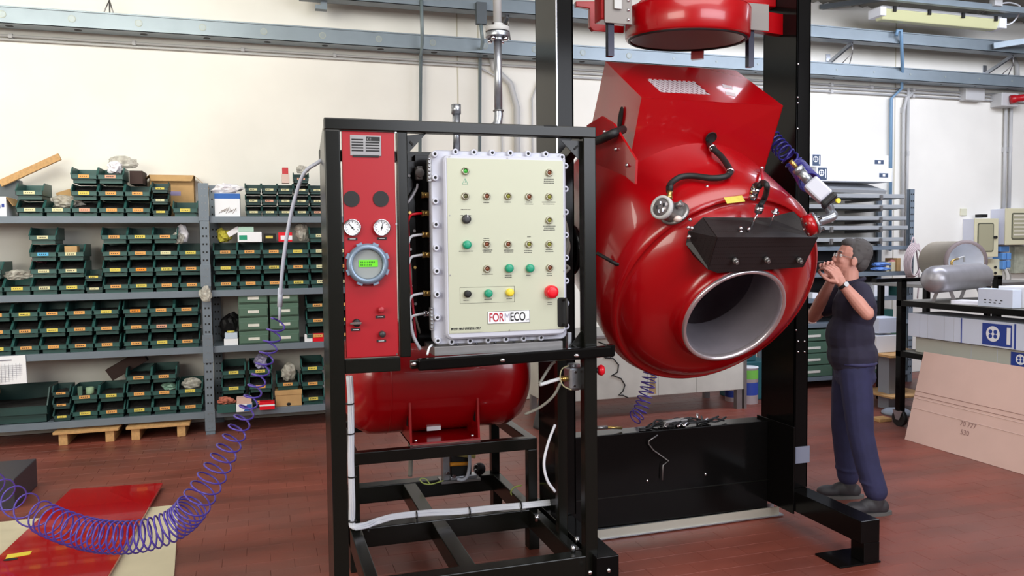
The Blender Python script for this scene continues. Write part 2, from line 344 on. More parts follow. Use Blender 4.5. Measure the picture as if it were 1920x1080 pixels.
# strip lamp
lp = thing('strip_lamp', 'long unlit fluorescent strip lamp hanging under the roof, top right', 'lamp', (7.75, 7.7, 4.26))
xa, xb = 6.84, 8.62
MB().hexa([(xa, 7.60, 4.37), (xb, 7.60, 4.37), (xb, 7.80, 4.37), (xa, 7.80, 4.37), (xa, 7.62, 4.41), (xb, 7.62, 4.41), (xb, 7.78, 4.41), (xa, 7.78, 4.41)]).build('housing', m_cond, lp, bev=.006)
MB().hexa([(xa+.04, 7.65, 4.26), (xb-.04, 7.65, 4.26), (xb-.04, 7.75, 4.26), (xa+.04, 7.75, 4.26), (xa+.01, 7.60, 4.37), (xb-.01, 7.60, 4.37), (xb-.01, 7.80, 4.37), (xa+.01, 7.80, 4.37)]).build('diffuser', M('lamp_diffuser', (206, 206, 160), .25, spec=.6), lp, bev=.01)
for k in range(4): MB().box(6.98+k*.5, 7.02+k*.5, 7.585, 7.60, 4.34, 4.40).build('clip', m_blk, lp)
MB().box(xa-.03, xa+.05, 7.6, 7.8, 4.29, 4.39).build('end_cap', m_white, lp, bev=.005)
MB().box(xb-.05, xb+.06, 7.6, 7.8, 4.27, 4.39).build('end_cap', m_white, lp, bev=.005)
for x in (7.1, 8.3): MB().cyl((x, 7.7, 4.4), (x, 7.5, 4.46), .006, n=6).build('hanger', m_dsteel, lp)
MB().tube(spline([(xb+.05, 7.7, 4.33), (xb+.2, 7.65, 4.36), (xb+.22, 7.55, 4.5), (xb-.05, 7.45, 4.52), (xb-.3, 7.43, 4.48)]), .009, 8).build('lamp_cable', m_white, None, 'white cable looping from the strip lamp to the roof rail', 'cable')
MB().box(xb-.4, xb-.28, 7.36, 7.44, 4.44, 4.52).build('connector_box', m_cond, None, 'small grey connector box on the top rail above the lamp', 'box', bev=.005)
MB().box(6.6, 6.9, 7.36, 7.41, 4.44, 4.55).build('connector_box', m_steel, None, 'steel splice box on the top rail left of the lamp', 'box', bev=.005)
MB().bar((8.75, 7.85, 4.12), (10.4, 6.9, 4.32), .05, .07).build('side_channel', m_tray, None, 'grey channel branching off the tray toward the camera, far right', 'cable tray')
# ================================================================== SHELVING AND BINS
ORD = ['first', 'second', 'third', 'fourth', 'fifth', 'sixth', 'seventh', 'eighth', 'ninth']
def crumple(name, c, rx, ry, rz, mat, label, cat, seed=0, amp=.25, n=3, parent=None, group=None):
    rnd = random.Random(seed); b = bmesh.new(); bmesh.ops.create_icosphere(b, subdivisions=n, radius=1)
    fr = [(V((rnd.uniform(-4, 4), rnd.uniform(-4, 4), rnd.uniform(-4, 4))), rnd.uniform(0, 6)) for _ in range(5)]
    for v in b.verts:
        d = sum(math.sin(f.dot(v.co)+ph) for f, ph in fr)/5; k = 1+amp*d+rnd.uniform(-.5, .5)*amp*1.1
        v.co = V((v.co.x*rx*k, v.co.y*ry*k, max(v.co.z*rz*k, -rz*.8)))+V(c)
    mb = MB(); mb.b.free(); mb.b = b
    return mb.build(name, mat, parent, label, cat, group)
def frame_post(x, y, h, label, plates=()):
    t = thing('rack_post', label, 'shelf post', (x, y, 0))
    b = MB(); w = .04
    b.box(x-w, x+w, y, y+.003, 0, h).box(x-w, x-w+.003, y, y+.05, 0, h)
    b.build('upright', m_shelf, t)
    hb = MB(); z = .06
    while z < h-.03:
        if not any(a < z < c for a, c in plates):
            hb.box(x-.019, x-.006, y-.0015, y, z, z+.016).box(x+.010, x+.023, y-.0015, y, z, z+.016)
        z += .073
    hb.build('slots', m_blk, t, kind='stuff')
    for a, c in plates:
        MB().box(x-w-.004, x+w+.004, y-.006, y, a, c).build('splice_plate', m_shelf, t, bev=.001)
        bb = MB(); z = a+.03
        while z < c-.02:
            for dx in (-.012, .016): bb.cyl((x+dx, y-.009, z), (x+dx, y-.006, z), .004, n=6)
            z += .065
        bb.build('bolts', m_dsteel, t, kind='stuff')
    MB().box(x-w, x+w, y-.02, y+.06, 0, .006).build('foot_plate', m_shelf, t)
    return t
YF = 7.83
frame_post(-.497, YF-.035, 2.30, 'grey slotted shelving upright between the two bays, front one', [(.03, .22), (.66, .92), (1.36, 1.56), (1.96, 2.30)])
frame_post(-.44, 8.32, 2.32, 'grey slotted shelving upright standing behind the front one against the wall')
frame_post(1.19, YF-.035, 2.3, 'grey slotted upright at the right end, hidden behind the black console')
frame_post(-2.60, YF-.035, 2.3, 'grey slotted upright at the left end, outside the frame')
SZ = [.20, .805, 1.322, 2.0]; SN = ['lowest shelf', 'second lowest shelf', 'second highest shelf', 'top shelf']
for k, z in enumerate(SZ):
    for side, xa, xb in (('left', -2.56, -.54), ('right', -.455, 1.15)):
        t = thing('shelf_board', 'grey steel %s in the %s bay' % (SN[k], side), 'shelf', ((xa+xb)/2, 8.08, z-.05))
        MB().box(xa, xb, YF, 8.35, z-.008, z).build('deck', m_shelf, t)
        MB().box(xa, xb, YF-.006, YF+.004, z-.058, z+.001).box(xa, xb, YF, YF+.03, z-.058, z-.054).build('front_lip', m_shelf, t, bev=.0015)
# --- bin prototypes
def bin_proto(W, D, H, mat, small=False):
    hw = W/2; lip0 = H*.27; lip1 = H*.50; ins = .028 if not small else .012; iw = .012 if not small else .004
    t = .004; b = MB()
    for s in (-1, 1):
        x0 = s*hw; pts = [(x0, ins, H*.24), (x0, D, H*.24), (x0, D, H-.003), (x0, D*.26, H-.003), (x0, 0, lip1), (x0, 0, lip0)]
        b.prism(pts, V((-s*t, 0, 0)))
        b.prism([(s*(hw-iw), ins, 0), (s*(hw-iw), D-.01, 0), (s*(hw-iw), D-.01, H*.25), (s*(hw-iw), ins, H*.25)], V((-s*t, 0, 0)))
        b.box(min(x0, x0-s*iw), max(x0, x0-s*iw), ins, D, H*.23, H*.25)
        b.bar((x0*.995, 0, lip1), (x0*.995, D*.26, H-.003), .011, .006)       # rolled edge of the cheek
    b.box(-hw, hw, D-t, D, H*.24, H-.003).box(-hw+iw, hw-iw, ins, D, 0, t)
    b.box(-hw, hw, 0, t, lip0, lip1).box(-hw, hw, 0, ins, lip0-.003, lip0).box(-hw+iw, hw-iw, ins, ins+t, 0, lip0)
    b.box(-hw, hw, -.003, .001, lip1-.006, lip1)
    return b.build('bin_proto', mat, keep=True).data
def tag_mesh(W, lip0, lip1, key, big):
    w = .043 if big else .036
    b = MB().box(-w, w, -.0045, -.001, lip0+.004, lip1-.001); b.mi = 1
    for k in range(4 if big else 3):
        b.box(-w*.7+k*w*.36, -w*.5+k*w*.36, -.0052, -.0044, (lip0+lip1)/2-.003, (lip0+lip1)/2+.004)
    o = b.build('tagp', [TAGM[key], m_ink], keep=True); me = o.data; bpy.data.objects.remove(o); return me
BM = {}; TM = {}
for nm, W, D, H, mat in (('big', .205, .33, .146, m_bin), ('small', .138, .22, .104, m_bin2), ('huge', .50, .42, .30, m_bin2)):
    BM[nm] = (bin_proto(W, D, H, mat, nm == 'small'), W, D, H); bpy.data.objects.remove(bpy.data.objects['bin_proto'])
    for key in TAGM: TM[nm, key] = tag_mesh(W, H*.27, H*.50, key, nm != 'small')
CM = {}
m_bin_shade = M('bin_shade_dark', (12, 12, 12), .85, var=.5, scale=60, dark=(26, 25, 24))  # near-black filler surface, put in to make the bin interiors read as shaded
def shade_mesh(kind, full):
    me, W, D, H = BM[kind]; rr = random.Random(len(CM)+4); b = MB(); nx, ny = 7, 8; hw = W/2-.014; g = []
    for j in range(ny):
        row = []
        for i in range(nx):
            y = .016+(D-.03)*j/(ny-1); base = (.30 if j == 0 else min(.36+.15*j, .90 if full else .55))
            row.append(b.b.verts.new((-hw+2*hw*i/(nx-1), y, H*base-rr.uniform(0, .016))))
        g.append(row)
    for j in range(ny-1):
        for i in range(nx-1): b._f([g[j][i], g[j][i+1], g[j+1][i+1], g[j+1][i]])
    o = b.build('shade_fill', m_bin_shade, keep=True); me2 = o.data; bpy.data.objects.remove(o); return me2
for nm in ('big', 'small', 'huge'):
    for full in (0, 1): CM[nm, full] = shade_mesh(nm, full)
CT = {'big': 'green', 'small': 'small dark green'}
def place_bin(kind, x, z, key, label, group, rz=0, dy=0, full=0):
    me, W, D, H = BM[kind]
    o = bpy.data.objects.new('storage_bin', me); COL.objects.link(o); o.location = (x, YF+.012+dy, z); o.rotation_euler = (0, 0, rz)
    tag(o, label, 'bin', group); WL[o.name] = V(o.location)
    if key:
        t = bpy.data.objects.new('name_tag', TM[kind, key]); COL.objects.link(t); t.parent = o
    q = bpy.data.objects.new('shade_fill', CM[kind, full]); COL.objects.link(q); q.parent = o; q['kind'] = 'stuff'
    return o
TIER = {1: ['alone in its column'], 2: ['lower one', 'upper one'], 3: ['bottom one', 'middle one', 'top one'], 4: ['bottom one', 'second from bottom', 'second from top', 'top one']}
rb = random.Random(3)
def col(shelf, bay, ci, x, kind, keys):
    H = BM[kind][3]; n = len(keys)
    for k, key in enumerate(keys):
        zz = SZ[shelf]+.0005+k*(H+.0005)
        lab = '%s bin, %s tag, %s bay %s, column %s from left, %s' % (CT[kind], key, bay, SN[shelf], ORD[ci], TIER[n][k])
        if len(lab.split()) > 16: lab = lab.replace('small dark green', 'small')
        if len(lab.split()) > 16: lab = lab.replace(' one', '')
        if n == 1: lab = '%s bin, %s tag, %s bay %s, %s column from left' % (CT[kind], key, bay, SN[shelf], ORD[ci])
        place_bin(kind, x+rb.uniform(-.002, .002), zz, key, lab, 'parts bins on the %s, %s bay' % (SN[shelf], bay), dy=rb.uniform(0, .006), full=int(k < n-1))
L, R_ = 'left', 'right'
O_, Yw, Cr, Pk, Bl, Wh, Am = 'orange', 'yellow', 'cream', 'pink', 'blue', 'white', 'amber'
for ci, (x, kd, ks) in enumerate([(-1.902, 'big', [Cr, Cr]), (-1.689, 'big', [Cr]), (-1.476, 'big', [Pk, Yw, O_]), (-1.264, 'big', [O_, O_, Pk]), (-1.05, 'big', [O_, O_]), (-.864, 'small', [Yw, Cr, Yw]), (-.659, 'big', [Yw])]): col(3, L, ci, x, kd, ks)
for ci, (x, ks) in enumerate([(-.066, [Cr, Cr, Cr]), (.078, [Cr, Pk, Cr]), (.222, [Cr, Cr, Cr]), (.368, [Cr, Cr, Cr, Pk]), (.516, [Pk, Cr, Cr])]): col(3, R_, ci, x, 'small', ks)
for ci, (x, kd, ks) in enumerate([(-2.238, 'big', [Am, Cr]), (-2.026, 'big', [Yw]), (-1.815, 'big', [Cr, Cr, Bl, Cr]), (-1.602, 'big', [Yw, Cr, Cr]), (-1.426, 'small', [Cr, Yw]), (-1.25, 'big', [O_, Yw, O_, O_]), (-1.042, 'big', [Yw, Am, O_, Yw]), (-.832, 'big', [O_, Yw, Cr, O_]), (-.622, 'big', [O_, O_, Yw])]):
    col(2, L, ci, x, kd, ks)
for ci, (x, ks) in enumerate([(-.326, [O_, Yw, O_]), (-.111, [O_, O_, O_]), (.104, [O_, Yw, O_]), (.322, [Yw, O_, Yw]), (.534, [Cr, Cr, Cr, Cr]), (.75, [Cr, O_, Cr])]): col(2, R_, ci, x, 'big', ks)
for ci, (x, ks) in enumerate([(-2.19, [Yw, O_, O_]), (-1.976, [O_, O_, Yw]), (-1.765, [O_, Yw, O_]), (-1.552, [O_, O_, O_]), (-1.338, [O_, O_, Yw]), (-1.10, [O_, O_, Am]), (-.888, [Yw, Pk, O_]), (-.673, [O_, O_, O_])]): col(1, L, ci, x, 'big', ks)
for ci, (x, ks) in enumerate([(.49, [O_, O_, O_]), (.71, [O_, Yw, O_])]): col(1, R_, ci, x, 'big', ks)
place_bin('huge', -2.08, SZ[0]+.001, None, 'very large dark green bin at the left end of the lowest shelf', None)
for ci, (x, kd, ks) in enumerate([(-1.721, 'small', [Yw, O_, O_]), (-1.535, 'big', [Yw, O_]), (-1.322, 'big', [O_, Yw]), (-1.095, 'big', [Yw, O_, O_]), (-.882, 'big', [O_, O_, O_]), (-.665, 'big', [O_, Yw])]): col(0, L, ci, x, kd, ks)
for ci, (x, ks) in enumerate([(-.285, [O_, Yw, Yw]), (-.045, [O_, O_, Yw]), (.433, [Yw, O_, Yw])]): col(0, R_, ci, x, 'big', ks)
place_bin('big', .201, SZ[0]+.155, 'orange', 'green bin holding clear bags, standing on a small brown carton', None)
# --- things on the shelves
Z1, Z2, Z3, Z4 = SZ[3], SZ[2], SZ[1], SZ[0]
def cbox(x0, x1, y0, y1, z0, z1, mat, name, label, cat='box', bev=.002): return MB().box(x0, x1, y0, y1, z0, z1).build(name, mat, None, label, cat, bev=bev)
# plank leaning on the wall
MB().obox((-1.97, 8.2, 2.43), (.24, 0, .125), (0, .02, 0), (-.012, 0, .028)).build('wooden_plank', m_wood, None, 'pale wooden plank sticking up at a slant above the left shelf end', 'plank', bev=.003)
MB().box(-2.38, -2.085, 7.87, 8.2, Z1+.001, Z1+.17).build('carton', m_white, None, 'white printed carton at the far left of the top shelf', 'box', bev=.002)
c = bpy.data.objects['carton']
for k, (xa, xb, zz) in enumerate(((-2.17, -2.13, .10), (-2.12, -2.10, .11))): MB().box(xa, xb, 7.868, 7.87, Z1+zz-.03, Z1+zz).build('print_mark', m_blue, c)
MB().hexa([(-2.085, 7.87, Z1+.165), (-2.03, 7.84, Z1+.09), (-2.03, 8.15, Z1+.09), (-2.085, 8.15, Z1+.165), (-2.085, 7.87, Z1+.168), (-2.028, 7.84, Z1+.094), (-2.028, 8.15, Z1+.094), (-2.085, 8.15, Z1+.168)]).build('flap', m_card, c)
MB().box(-2.30, -2.07, 8.24, 8.34, Z1+.001, Z1+.34).build('file_box', M('dark_grey_box', (84, 92, 98), .5), None, 'dark grey upright case behind the white carton, far left', 'box', bev=.004)
# big open carton
t = thing('open_carton', 'large brown open carton behind the bins on the top shelf', 'box', (-.80, 8.24, Z1))
b = MB(); x0, x1, y0, y1, h = -.99, -.60, 8.19, 8.33, .40
b.box(x0, x1, y0, y0+.004, Z1+.001, Z1+h).box(x0, x1, y1-.004, y1, Z1+.001, Z1+h).box(x0, x0+.004, y0, y1, Z1+.001, Z1+h).box(x1-.004, x1, y0, y1, Z1+.001, Z1+h).box(x0, x1, y0, y1, Z1+.001, Z1+.005).build('body', m_card, t)
MB().hexa([(x0+.02, y0-.05, Z1+h-.06), (x1-.02, y0-.05, Z1+h-.06), (x1, y0, Z1+h), (x0, y0, Z1+h), (x0+.02, y0-.054, Z1+h-.056), (x1-.02, y0-.054, Z1+h-.056), (x1, y0, Z1+h+.004), (x0, y0, Z1+h+.004)]).build('flap', m_card, t)
MB().prism([(x0, y0, Z1+h), (x0-.11, y0, Z1+h-.10), (x0-.11, y1, Z1+h-.10), (x0, y1, Z1+h)], (0, 0, .004)).build('flap', m_card, t)
MB().prism([(x1, y0, Z1+h), (x1+.13, y0, Z1+h-.12), (x1+.13, y1, Z1+h-.12), (x1, y1, Z1+h)], (0, 0, .004)).build('flap', m_card, t)
MB().box(-.82, -.72, y0-.002, y0, Z1+.21, Z1+.25).build('printed_logo', M('lilac_print', (150, 140, 180), .7), t)
crumple('plastic_bag', (-1.18, 8.05, Z1+.49), .13, .1, .055, m_bag, 'clear plastic bag lying on the tallest bins of the top shelf', 'bag', 2)
crumple('crumpled_paper', (-1.24, 7.93, Z1+.435), .06, .06, .06, m_paper, 'crumpled white paper sticking out of the topmost bin', 'paper', 5, .4)
cbox(-1.13, -1.02, 7.99, 8.28, Z1+.30, Z1+.42, M('dark_brown', (60, 42, 38), .8), 'dark_box', 'dark brown box behind the tall bins on the top shelf')
crumple('plastic_bag', (-1.62, 7.99, Z1+.13), .12, .08, .06, m_bag, 'clear bag of fittings heaped in a single top-shelf bin', 'bag', 8, .35)
MB().obox((-1.68, 8.15, Z1+.17), (.06, 0, .02), (0, .06, 0), (-.01, 0, .07)).build('small_carton', m_card, None, 'small torn brown carton behind the bagged fittings', 'box', bev=.002)
# right bay, top shelf
t = thing('printed_carton', 'white and brown printed carton with a blue rim, heaped with papers', 'box', (-.30, 7.97, Z1))
MB().box(-.405, -.185, 7.86, 8.08, Z1+.001, Z1+.215).build('body', m_white, t, bev=.002)
MB().box(-.406, -.184, 7.858, 8.082, Z1+.165, Z1+.213).build('blue_band', M('blue_print', (36, 96, 176), .6), t)
b = MB()
for k in range(7): b.tube([(-.37+.02*k, 7.857, Z1+.03+.006*(k % 3)), (-.34+.02*k, 7.857, Z1+.06+.01*(k % 4)), (-.31+.015*k, 7.857, Z1+.05)], .0018, 4)
b.build('printed_drawing', M('brown_print', (130, 110, 90), .7), t, kind='stuff')
crumple('papers', (-.30, 7.97, Z1+.26), .12, .1, .05, m_paper, 'heap of white papers and bags on the blue-rimmed carton', 'paper', 11, .45)
cbox(.195, .262, 7.86, 7.93, Z1+.315, Z1+.40, M('white_red_print', (214, 190, 180), .7), 'medicine_box', 'lower small white and red box standing on the small bins')
cbox(.20, .255, 7.865, 7.925, Z1+.401, Z1+.46, M('red_print', (196, 60, 66), .7), 'medicine_box', 'upper small red box on top of the white and red one')
crumple('plastic_bag', (.39, 7.95, Z1+.45), .06, .06, .04, m_bag, 'clear bag on the highest small bin near the console', 'bag', 14)
# second highest shelf
crumple('plastic_bag', (-2.05, 7.95, Z2+.17), .09, .07, .05, m_bag, 'clear bags with red fittings in a bin, far left', 'bag', 21, .35)
crumple('plastic_bag', (-1.90, 8.10, Z2+.30), .07, .08, .06, M('reddish_bag', (150, 96, 110), .3, var=.4, scale=30, bump=.6), 'reddish bag behind the bins at the left of the second highest shelf', 'bag', 22, .3)
cbox(-1.66, -1.56, 7.90, 8.0, Z2+.36, Z2+.42, m_card, 'small_carton', 'small brown carton inside the top bin of the fourth column')
crumple('paper_bag', (-.70, 7.97, Z2+.52), .05, .04, .09, m_paper, 'white paper bag standing in the bin left of the post', 'bag', 23, .25)
crumple('plastic_bag', (-.73, 7.91, Z2+.48), .045, .04, .06, m_bag, 'crumpled clear bag beside the white paper bag', 'bag', 24, .3)
crumple('cloth', (-.34, 7.97, Z2+.50), .06, .06, .07, M('yellow_cloth', (206, 196, 70), .8, var=.3, scale=30), 'yellow rag bundle sticking out of a bin right of the post', 'cloth', 25, .4)
MB().obox((-.25, 7.93, Z2+.54), (.05, 0, .03), (0, .03, 0), (-.012, 0, .022)).build('paper_packet', m_paper, None, 'white folded paper packet leaning beside the yellow rag', 'paper', bev=.003)
o = cbox(-.213, -.0, 7.85, 8.05, Z2+.443, Z2+.535, m_white, 'flat_box', 'white flat box with a green label on the second bin column')
MB().box(-.20, -.13, 7.848, 7.85, Z2+.462, Z2+.505).build('green_label', m_green, o)
cbox(-.205, -.07, 7.87, 8.0, Z2+.537, Z2+.585, M('green_white_card', (170, 200, 186), .7), 'small_flat_box', 'small pale green box on top of the white flat box')
o = cbox(.02, .13, 7.9, 8.0, Z2+.443, Z2+.52, m_blk, 'dark_bin', 'small black tray with a yellow tag beside the red box', 'bin')
MB().box(.035, .10, 7.897, 7.9, Z2+.475, Z2+.50).build('name_tag', TAGM['yellow'], o)
o = cbox(.15, .275, 7.86, 7.98, Z2+.443, Z2+.53, m_redb, 'red_carton', 'small red and white carton on the third bin column')
MB().box(.17, .275, 7.858, 7.86, Z2+.46, Z2+.50).build('label', m_white, o)
crumple('plastic_bag', (.37, 7.97, Z2+.53), .06, .06, .10, m_bag, 'clear bag of metal parts standing in the fourth bin column', 'bag', 27, .3)
crumple('plastic_bag', (-.50, 7.76, 1.285), .055, .025, .075, m_bag, 'clear plastic bag tied to the shelving upright', 'bag', 28, .3)
# second lowest shelf, right: drawer boxes
for ci, x in enumerate((-.093, .187)):
    for k in range(4):
        z = Z3+.001+k*.127
        t = thing('drawer_box', 'closed green drawer box with white label, %s stack, %s' % (('left', 'right')[ci], TIER[4][k]), 'drawer', (x, 7.99, z), 'closed green drawer boxes')
        MB().box(x-.132, x+.132, 7.86, 8.15, z, z+.123).build('body', m_drw, t, bev=.003)
        MB().box(x-.126, x+.126, 7.846, 7.86, z+.012, z+.088).build('front', m_drw, t, bev=.004)
        MB().box(x-.05, x+.05, 7.843, 7.846, z+.04, z+.066).build('label_card', TAGM['white'], t)
crumple('dark_bag', (-.30, 8.18, Z3+.14), .1, .06, .14, M('black_bag', (34, 32, 34), .4, bump=.5, scale=20), 'dark bag at the back beside the drawer boxes', 'bag', 31)
cbox(-.36, -.235, 7.86, 7.98, Z3+.001, Z3+.06, m_white, 'small_carton', 'lower small white carton right of the post, second lowest shelf')
cbox(-.352, -.24, 7.865, 7.975, Z3+.062, Z3+.115, M('blue_white_card', (190, 204, 222), .7), 'small_carton', 'upper small pale blue carton stacked right of the post')
MB().lathe([(0, 0), (.035, 0), (.035, .012), (.03, .014), (0, .014)], (-.30, 7.92, Z3+.116), Z_, 20).build('tape_roll', TAGM['yellow'], None, 'roll of yellow tape on the stacked white cartons', 'tape')
o = cbox(.365, .44, 7.845, 7.86, Z3+.001, Z3+.075, m_white, 'small_box', 'little white box leaning before the bins beside the console')
o = cbox(.442, .56, 7.842, 7.86, Z3+.001, Z3+.08, m_redb, 'small_box', 'little red box leaning before the bins beside the console')
# price sheet hanging from the shelf
t = MB().hexa([(-2.30, 7.80, .56), (-1.967, 7.79, .565), (-1.965, 7.802, .565), (-2.30, 7.812, .56), (-2.31, 7.815, .80), (-1.975, 7.812, .805), (-1.975, 7.816, .805), (-2.31, 7.819, .80)]).build('hanging_list', m_white, None, 'white printed list hanging from the shelf edge, far left', 'sheet')
b = MB()
for k in range(9): b.box(-2.29, -2.0, 7.796+.0005*k, 7.7985+.0005*k, .585+k*.017, .5862+k*.017)
for k in range(10): b.box(-2.27+k*.028, -2.2695+k*.028, 7.795, 7.80, .58, .74)
b.box(-2.28, -2.08, 7.806, 7.8085, .765, .772); b.build('printed_lines', M('grey_print', (120, 120, 140), .8), t, kind='stuff')
# lowest shelf contents
MB().obox((-1.22, 8.1, Z4+.44), (.15, 0, .085), (0, .05, 0), (-.03, 0, .05)).build('dark_plank', M('dark_brown', (60, 42, 38), .8), None, 'dark brown board leaning behind the bins of the lowest shelf', 'board', bev=.003)
MB().box(-1.60, -1.565, 7.90, 7.93, Z4+.2, Z4+.29).build('green_packet', m_drw, None, 'pale green packet standing in an upper bin, lowest shelf', 'box')
MB().lathe([(.028, 0), (.034, .02), (.034, .07), (.028, .075), (.02, .07), (.02, 0)], (-1.51, 7.95, Z4+.2), Z_, 20).build('green_reel', M('pale_green', (150, 176, 140), .6), None, 'pale green reel lying in an upper bin, lowest shelf', 'reel')
crumple('plastic_bag', (-.85, 7.95, Z4+.23), .07, .05, .05, M('green_bag', (140, 180, 160), .3, var=.3, scale=30, bump=.6), 'greenish bag in the middle bin, lowest shelf', 'bag', 33, .3)
crumple('plastic_bag', (-.66, 7.97, Z4+.24), .08, .06, .06, m_bag, 'clear bag in the upper bin left of the post, lowest shelf', 'bag', 34, .3)
crumple('plastic_bag', (-.04, 7.95, Z4+.42), .06, .05, .07, M('lilac_bag', (170, 166, 200), .3, var=.3, scale=30, bump=.6), 'lilac bag heaped in a top bin behind the purple coil', 'bag', 35, .3)
crumple('plastic_bag', (.21, 7.96, Z4+.30), .07, .06, .09, m_bag, 'clear bags heaped in the bin on the brown carton', 'bag', 36, .35)
c = cbox(.085, .325, 7.85, 8.1, Z4+.001, Z4+.153, m_card, 'brown_carton', 'small brown carton under a bin on the lowest shelf')
MB().box(.08, .33, 7.846, 7.85, Z4+.11, Z4+.155).build('lid_flap', m_card, c)
MB().ell((.205, 7.849, Z4+.02), .02, .003, .015).build('hand_hole', m_blk, c)
c = cbox(-.43, -.27, 7.72, 7.826, Z4-.0+.001, Z4+.075, m_bin, 'low_tray', 'low green tray with rags at the front of the lowest shelf', 'tray')
c = cbox(-.265, -.125, 7.72, 7.822, Z4+.001, Z4+.07, m_white, 'blue_white_box', 'white and blue box at the front of the lowest shelf')
MB().prism([(-.20, 7.719, Z4+.005), (-.127, 7.719, Z4+.005), (-.127, 7.719, Z4+.066), (-.17, 7.719, Z4+.066)], (0, .0012, 0)).build('blue_print', M('blue_print', (36, 96, 176), .6), c)
cbox(-.26, -.13, 7.73, 7.825, Z4+.071, Z4+.13, m_card2, 'pale_carton', 'pale carton on top of the white and blue box')
crumple('rag', (-.35, 7.78, Z4+.10), .07, .04, .035, M('red_rag', (190, 110, 90), .9, var=.5, scale=30), 'reddish rag bundle in the low green tray', 'cloth', 39, .4)
c = cbox(-.06, .075, 7.74, 7.83, Z4+.001, Z4+.075, m_redb, 'red_white_box', 'red and white striped box at the front of the lowest shelf')
MB().box(-.061, .076, 7.738, 7.74, Z4+.035, Z4+.05).build('white_stripe', m_white, c)
# pallets under the shelf
def pallet(xa, xb, y, label):
    t = thing('pallet', label, 'pallet', ((xa+xb)/2, y+.3, 0), 'pallets under the lowest shelf')
    for x in (xa+.01, xb-.08): MB().box(x, x+.07, y+.02, y+.6, 0.0, .10).build('bearer', m_wood, t, bev=.003)
    for k in range(4): MB().box(xa-.03, xb+.03, y+k*.16, y+.10+k*.16, .10, .122).build('deck_board', m_wood, t, bev=.002)
pallet(-1.75, -1.29, 7.76, 'left wooden pallet under the lowest shelf')
pallet(-1.17, -.70, 7.76, 'right wooden pallet under the lowest shelf')
MB().lathe([(0, 0), (.2, 0), (.2, .02), (.12, .03), (.12, .11), (.2, .12), (.2, .14), (0, .14)], (-2.35, 7.2, 0), Z_, 32).build('cable_reel', m_wood, None, 'wooden reel on the floor at the far left edge', 'reel')
MB().lathe([(0, 0), (.11, 0), (.12, .04), (.12, .08), (0, .085)], (-2.28, 7.75, Z4+.32), (.2, -1, 0), 28).build('wooden_disc', m_wood, None, 'round pale wooden disc leaning in the huge green bin', 'disc')
# ================================================================== CONTROL CONSOLE
CY = 3.45
con = thing('control_console', 'tall black steel frame carrying the red panel and the grey control box', 'machine frame', (.88, 4.2, 0))
def cpost(x0, x1, y0, y1, z0, z1, name='post', bev=.005): return MB().box(x0, x1, y0, y1, z0, z1).build(name, m_frame, con, bev=bev)
cpost(.26, .325, CY, CY+.06, .0, 2.197)
cpost(1.427, 1.49, CY, CY+.06, .0, 2.197)
cpost(.565, .611, CY+.005, CY+.05, 1.22, 2.197)
cpost(.262, .31, 3.74, 3.79, .0, 2.12, 'rear_post')
MB().prism([(.262, 3.51, 0), (.262, 3.75, 0), (.262, 3.75, 2.10), (.262, 3.60, 2.197), (.262, 3.51, 2.185)], (.004, 0, 0)).build('side_sheet', m_frame, con)
cpost(1.40, 1.45, 3.74, 3.79, .0, 2.12, 'rear_post')
cpost(.26, 1.492, CY, CY+.06, 2.196, 2.246, 'top_beam')
cpost(.26, 1.45, 3.76, 3.81, 2.10, 2.15, 'rear_top_beam')
for x in (.26, 1.43): MB().bar((x+.028, CY+.05, 2.215), (x+.028, 3.78, 2.13), .05, .05).build('side_top_beam', m_frame, con)
MB().box(.325, .565, CY+.01, CY+.05, 1.16, 1.222).build('middle_rail', m_frame, con, bev=.004)
MB().box(.611, 1.427, CY+.01, CY+.05, 1.165, 1.20).build('middle_rail', m_frame, con, bev=.004)
# channel strut in front of the right opening, sticking out to the right
b = MB(); b.bar((.63, CY-.03, 1.19), (1.545, CY-.03, 1.205), .05, .05, (0, 0, 1)); b.build('front_channel', m_black, con, bev=.008)
MB().prism([(1.545, CY-.05, 1.175), (1.56, CY-.05, 1.185), (1.56, CY-.05, 1.235), (1.53, CY-.05, 1.235), (1.50, CY-.05, 1.225)], (0, .04, 0)).build('channel_hook', m_black, con, bev=.003)
for px, py in ((776, 683), (943, 676), (1082, 667)):
    p = atY(px, py, CY-.06); MB().ell((p.x, CY-.055, p.z), .014, .008, .009).build('rivet', m_chrome, con)
# gusset plates in the opening corners
def gus(pts, sl):
    MB().prism([(x, CY+.035, z) for x, z in pts], (0, .006, 0)).build('gusset', m_frame, con)
    MB().bar((sl[0], CY+.032, sl[1]), (sl[2], CY+.032, sl[3]), .008, .005, (0, 1, 0)).build('gusset_slot', m_blk, con)
gus([(.611, 2.185), (.70, 2.197), (.611, 2.10)], (.625, 2.16, .64, 2.145))
gus([(1.427, 2.185), (1.33, 2.185), (1.427, 2.09)], (1.395, 2.145, 1.412, 2.162))
gus([(1.427, 1.20), (1.35, 1.20), (1.427, 1.30)], (1.38, 1.235, 1.40, 1.222))
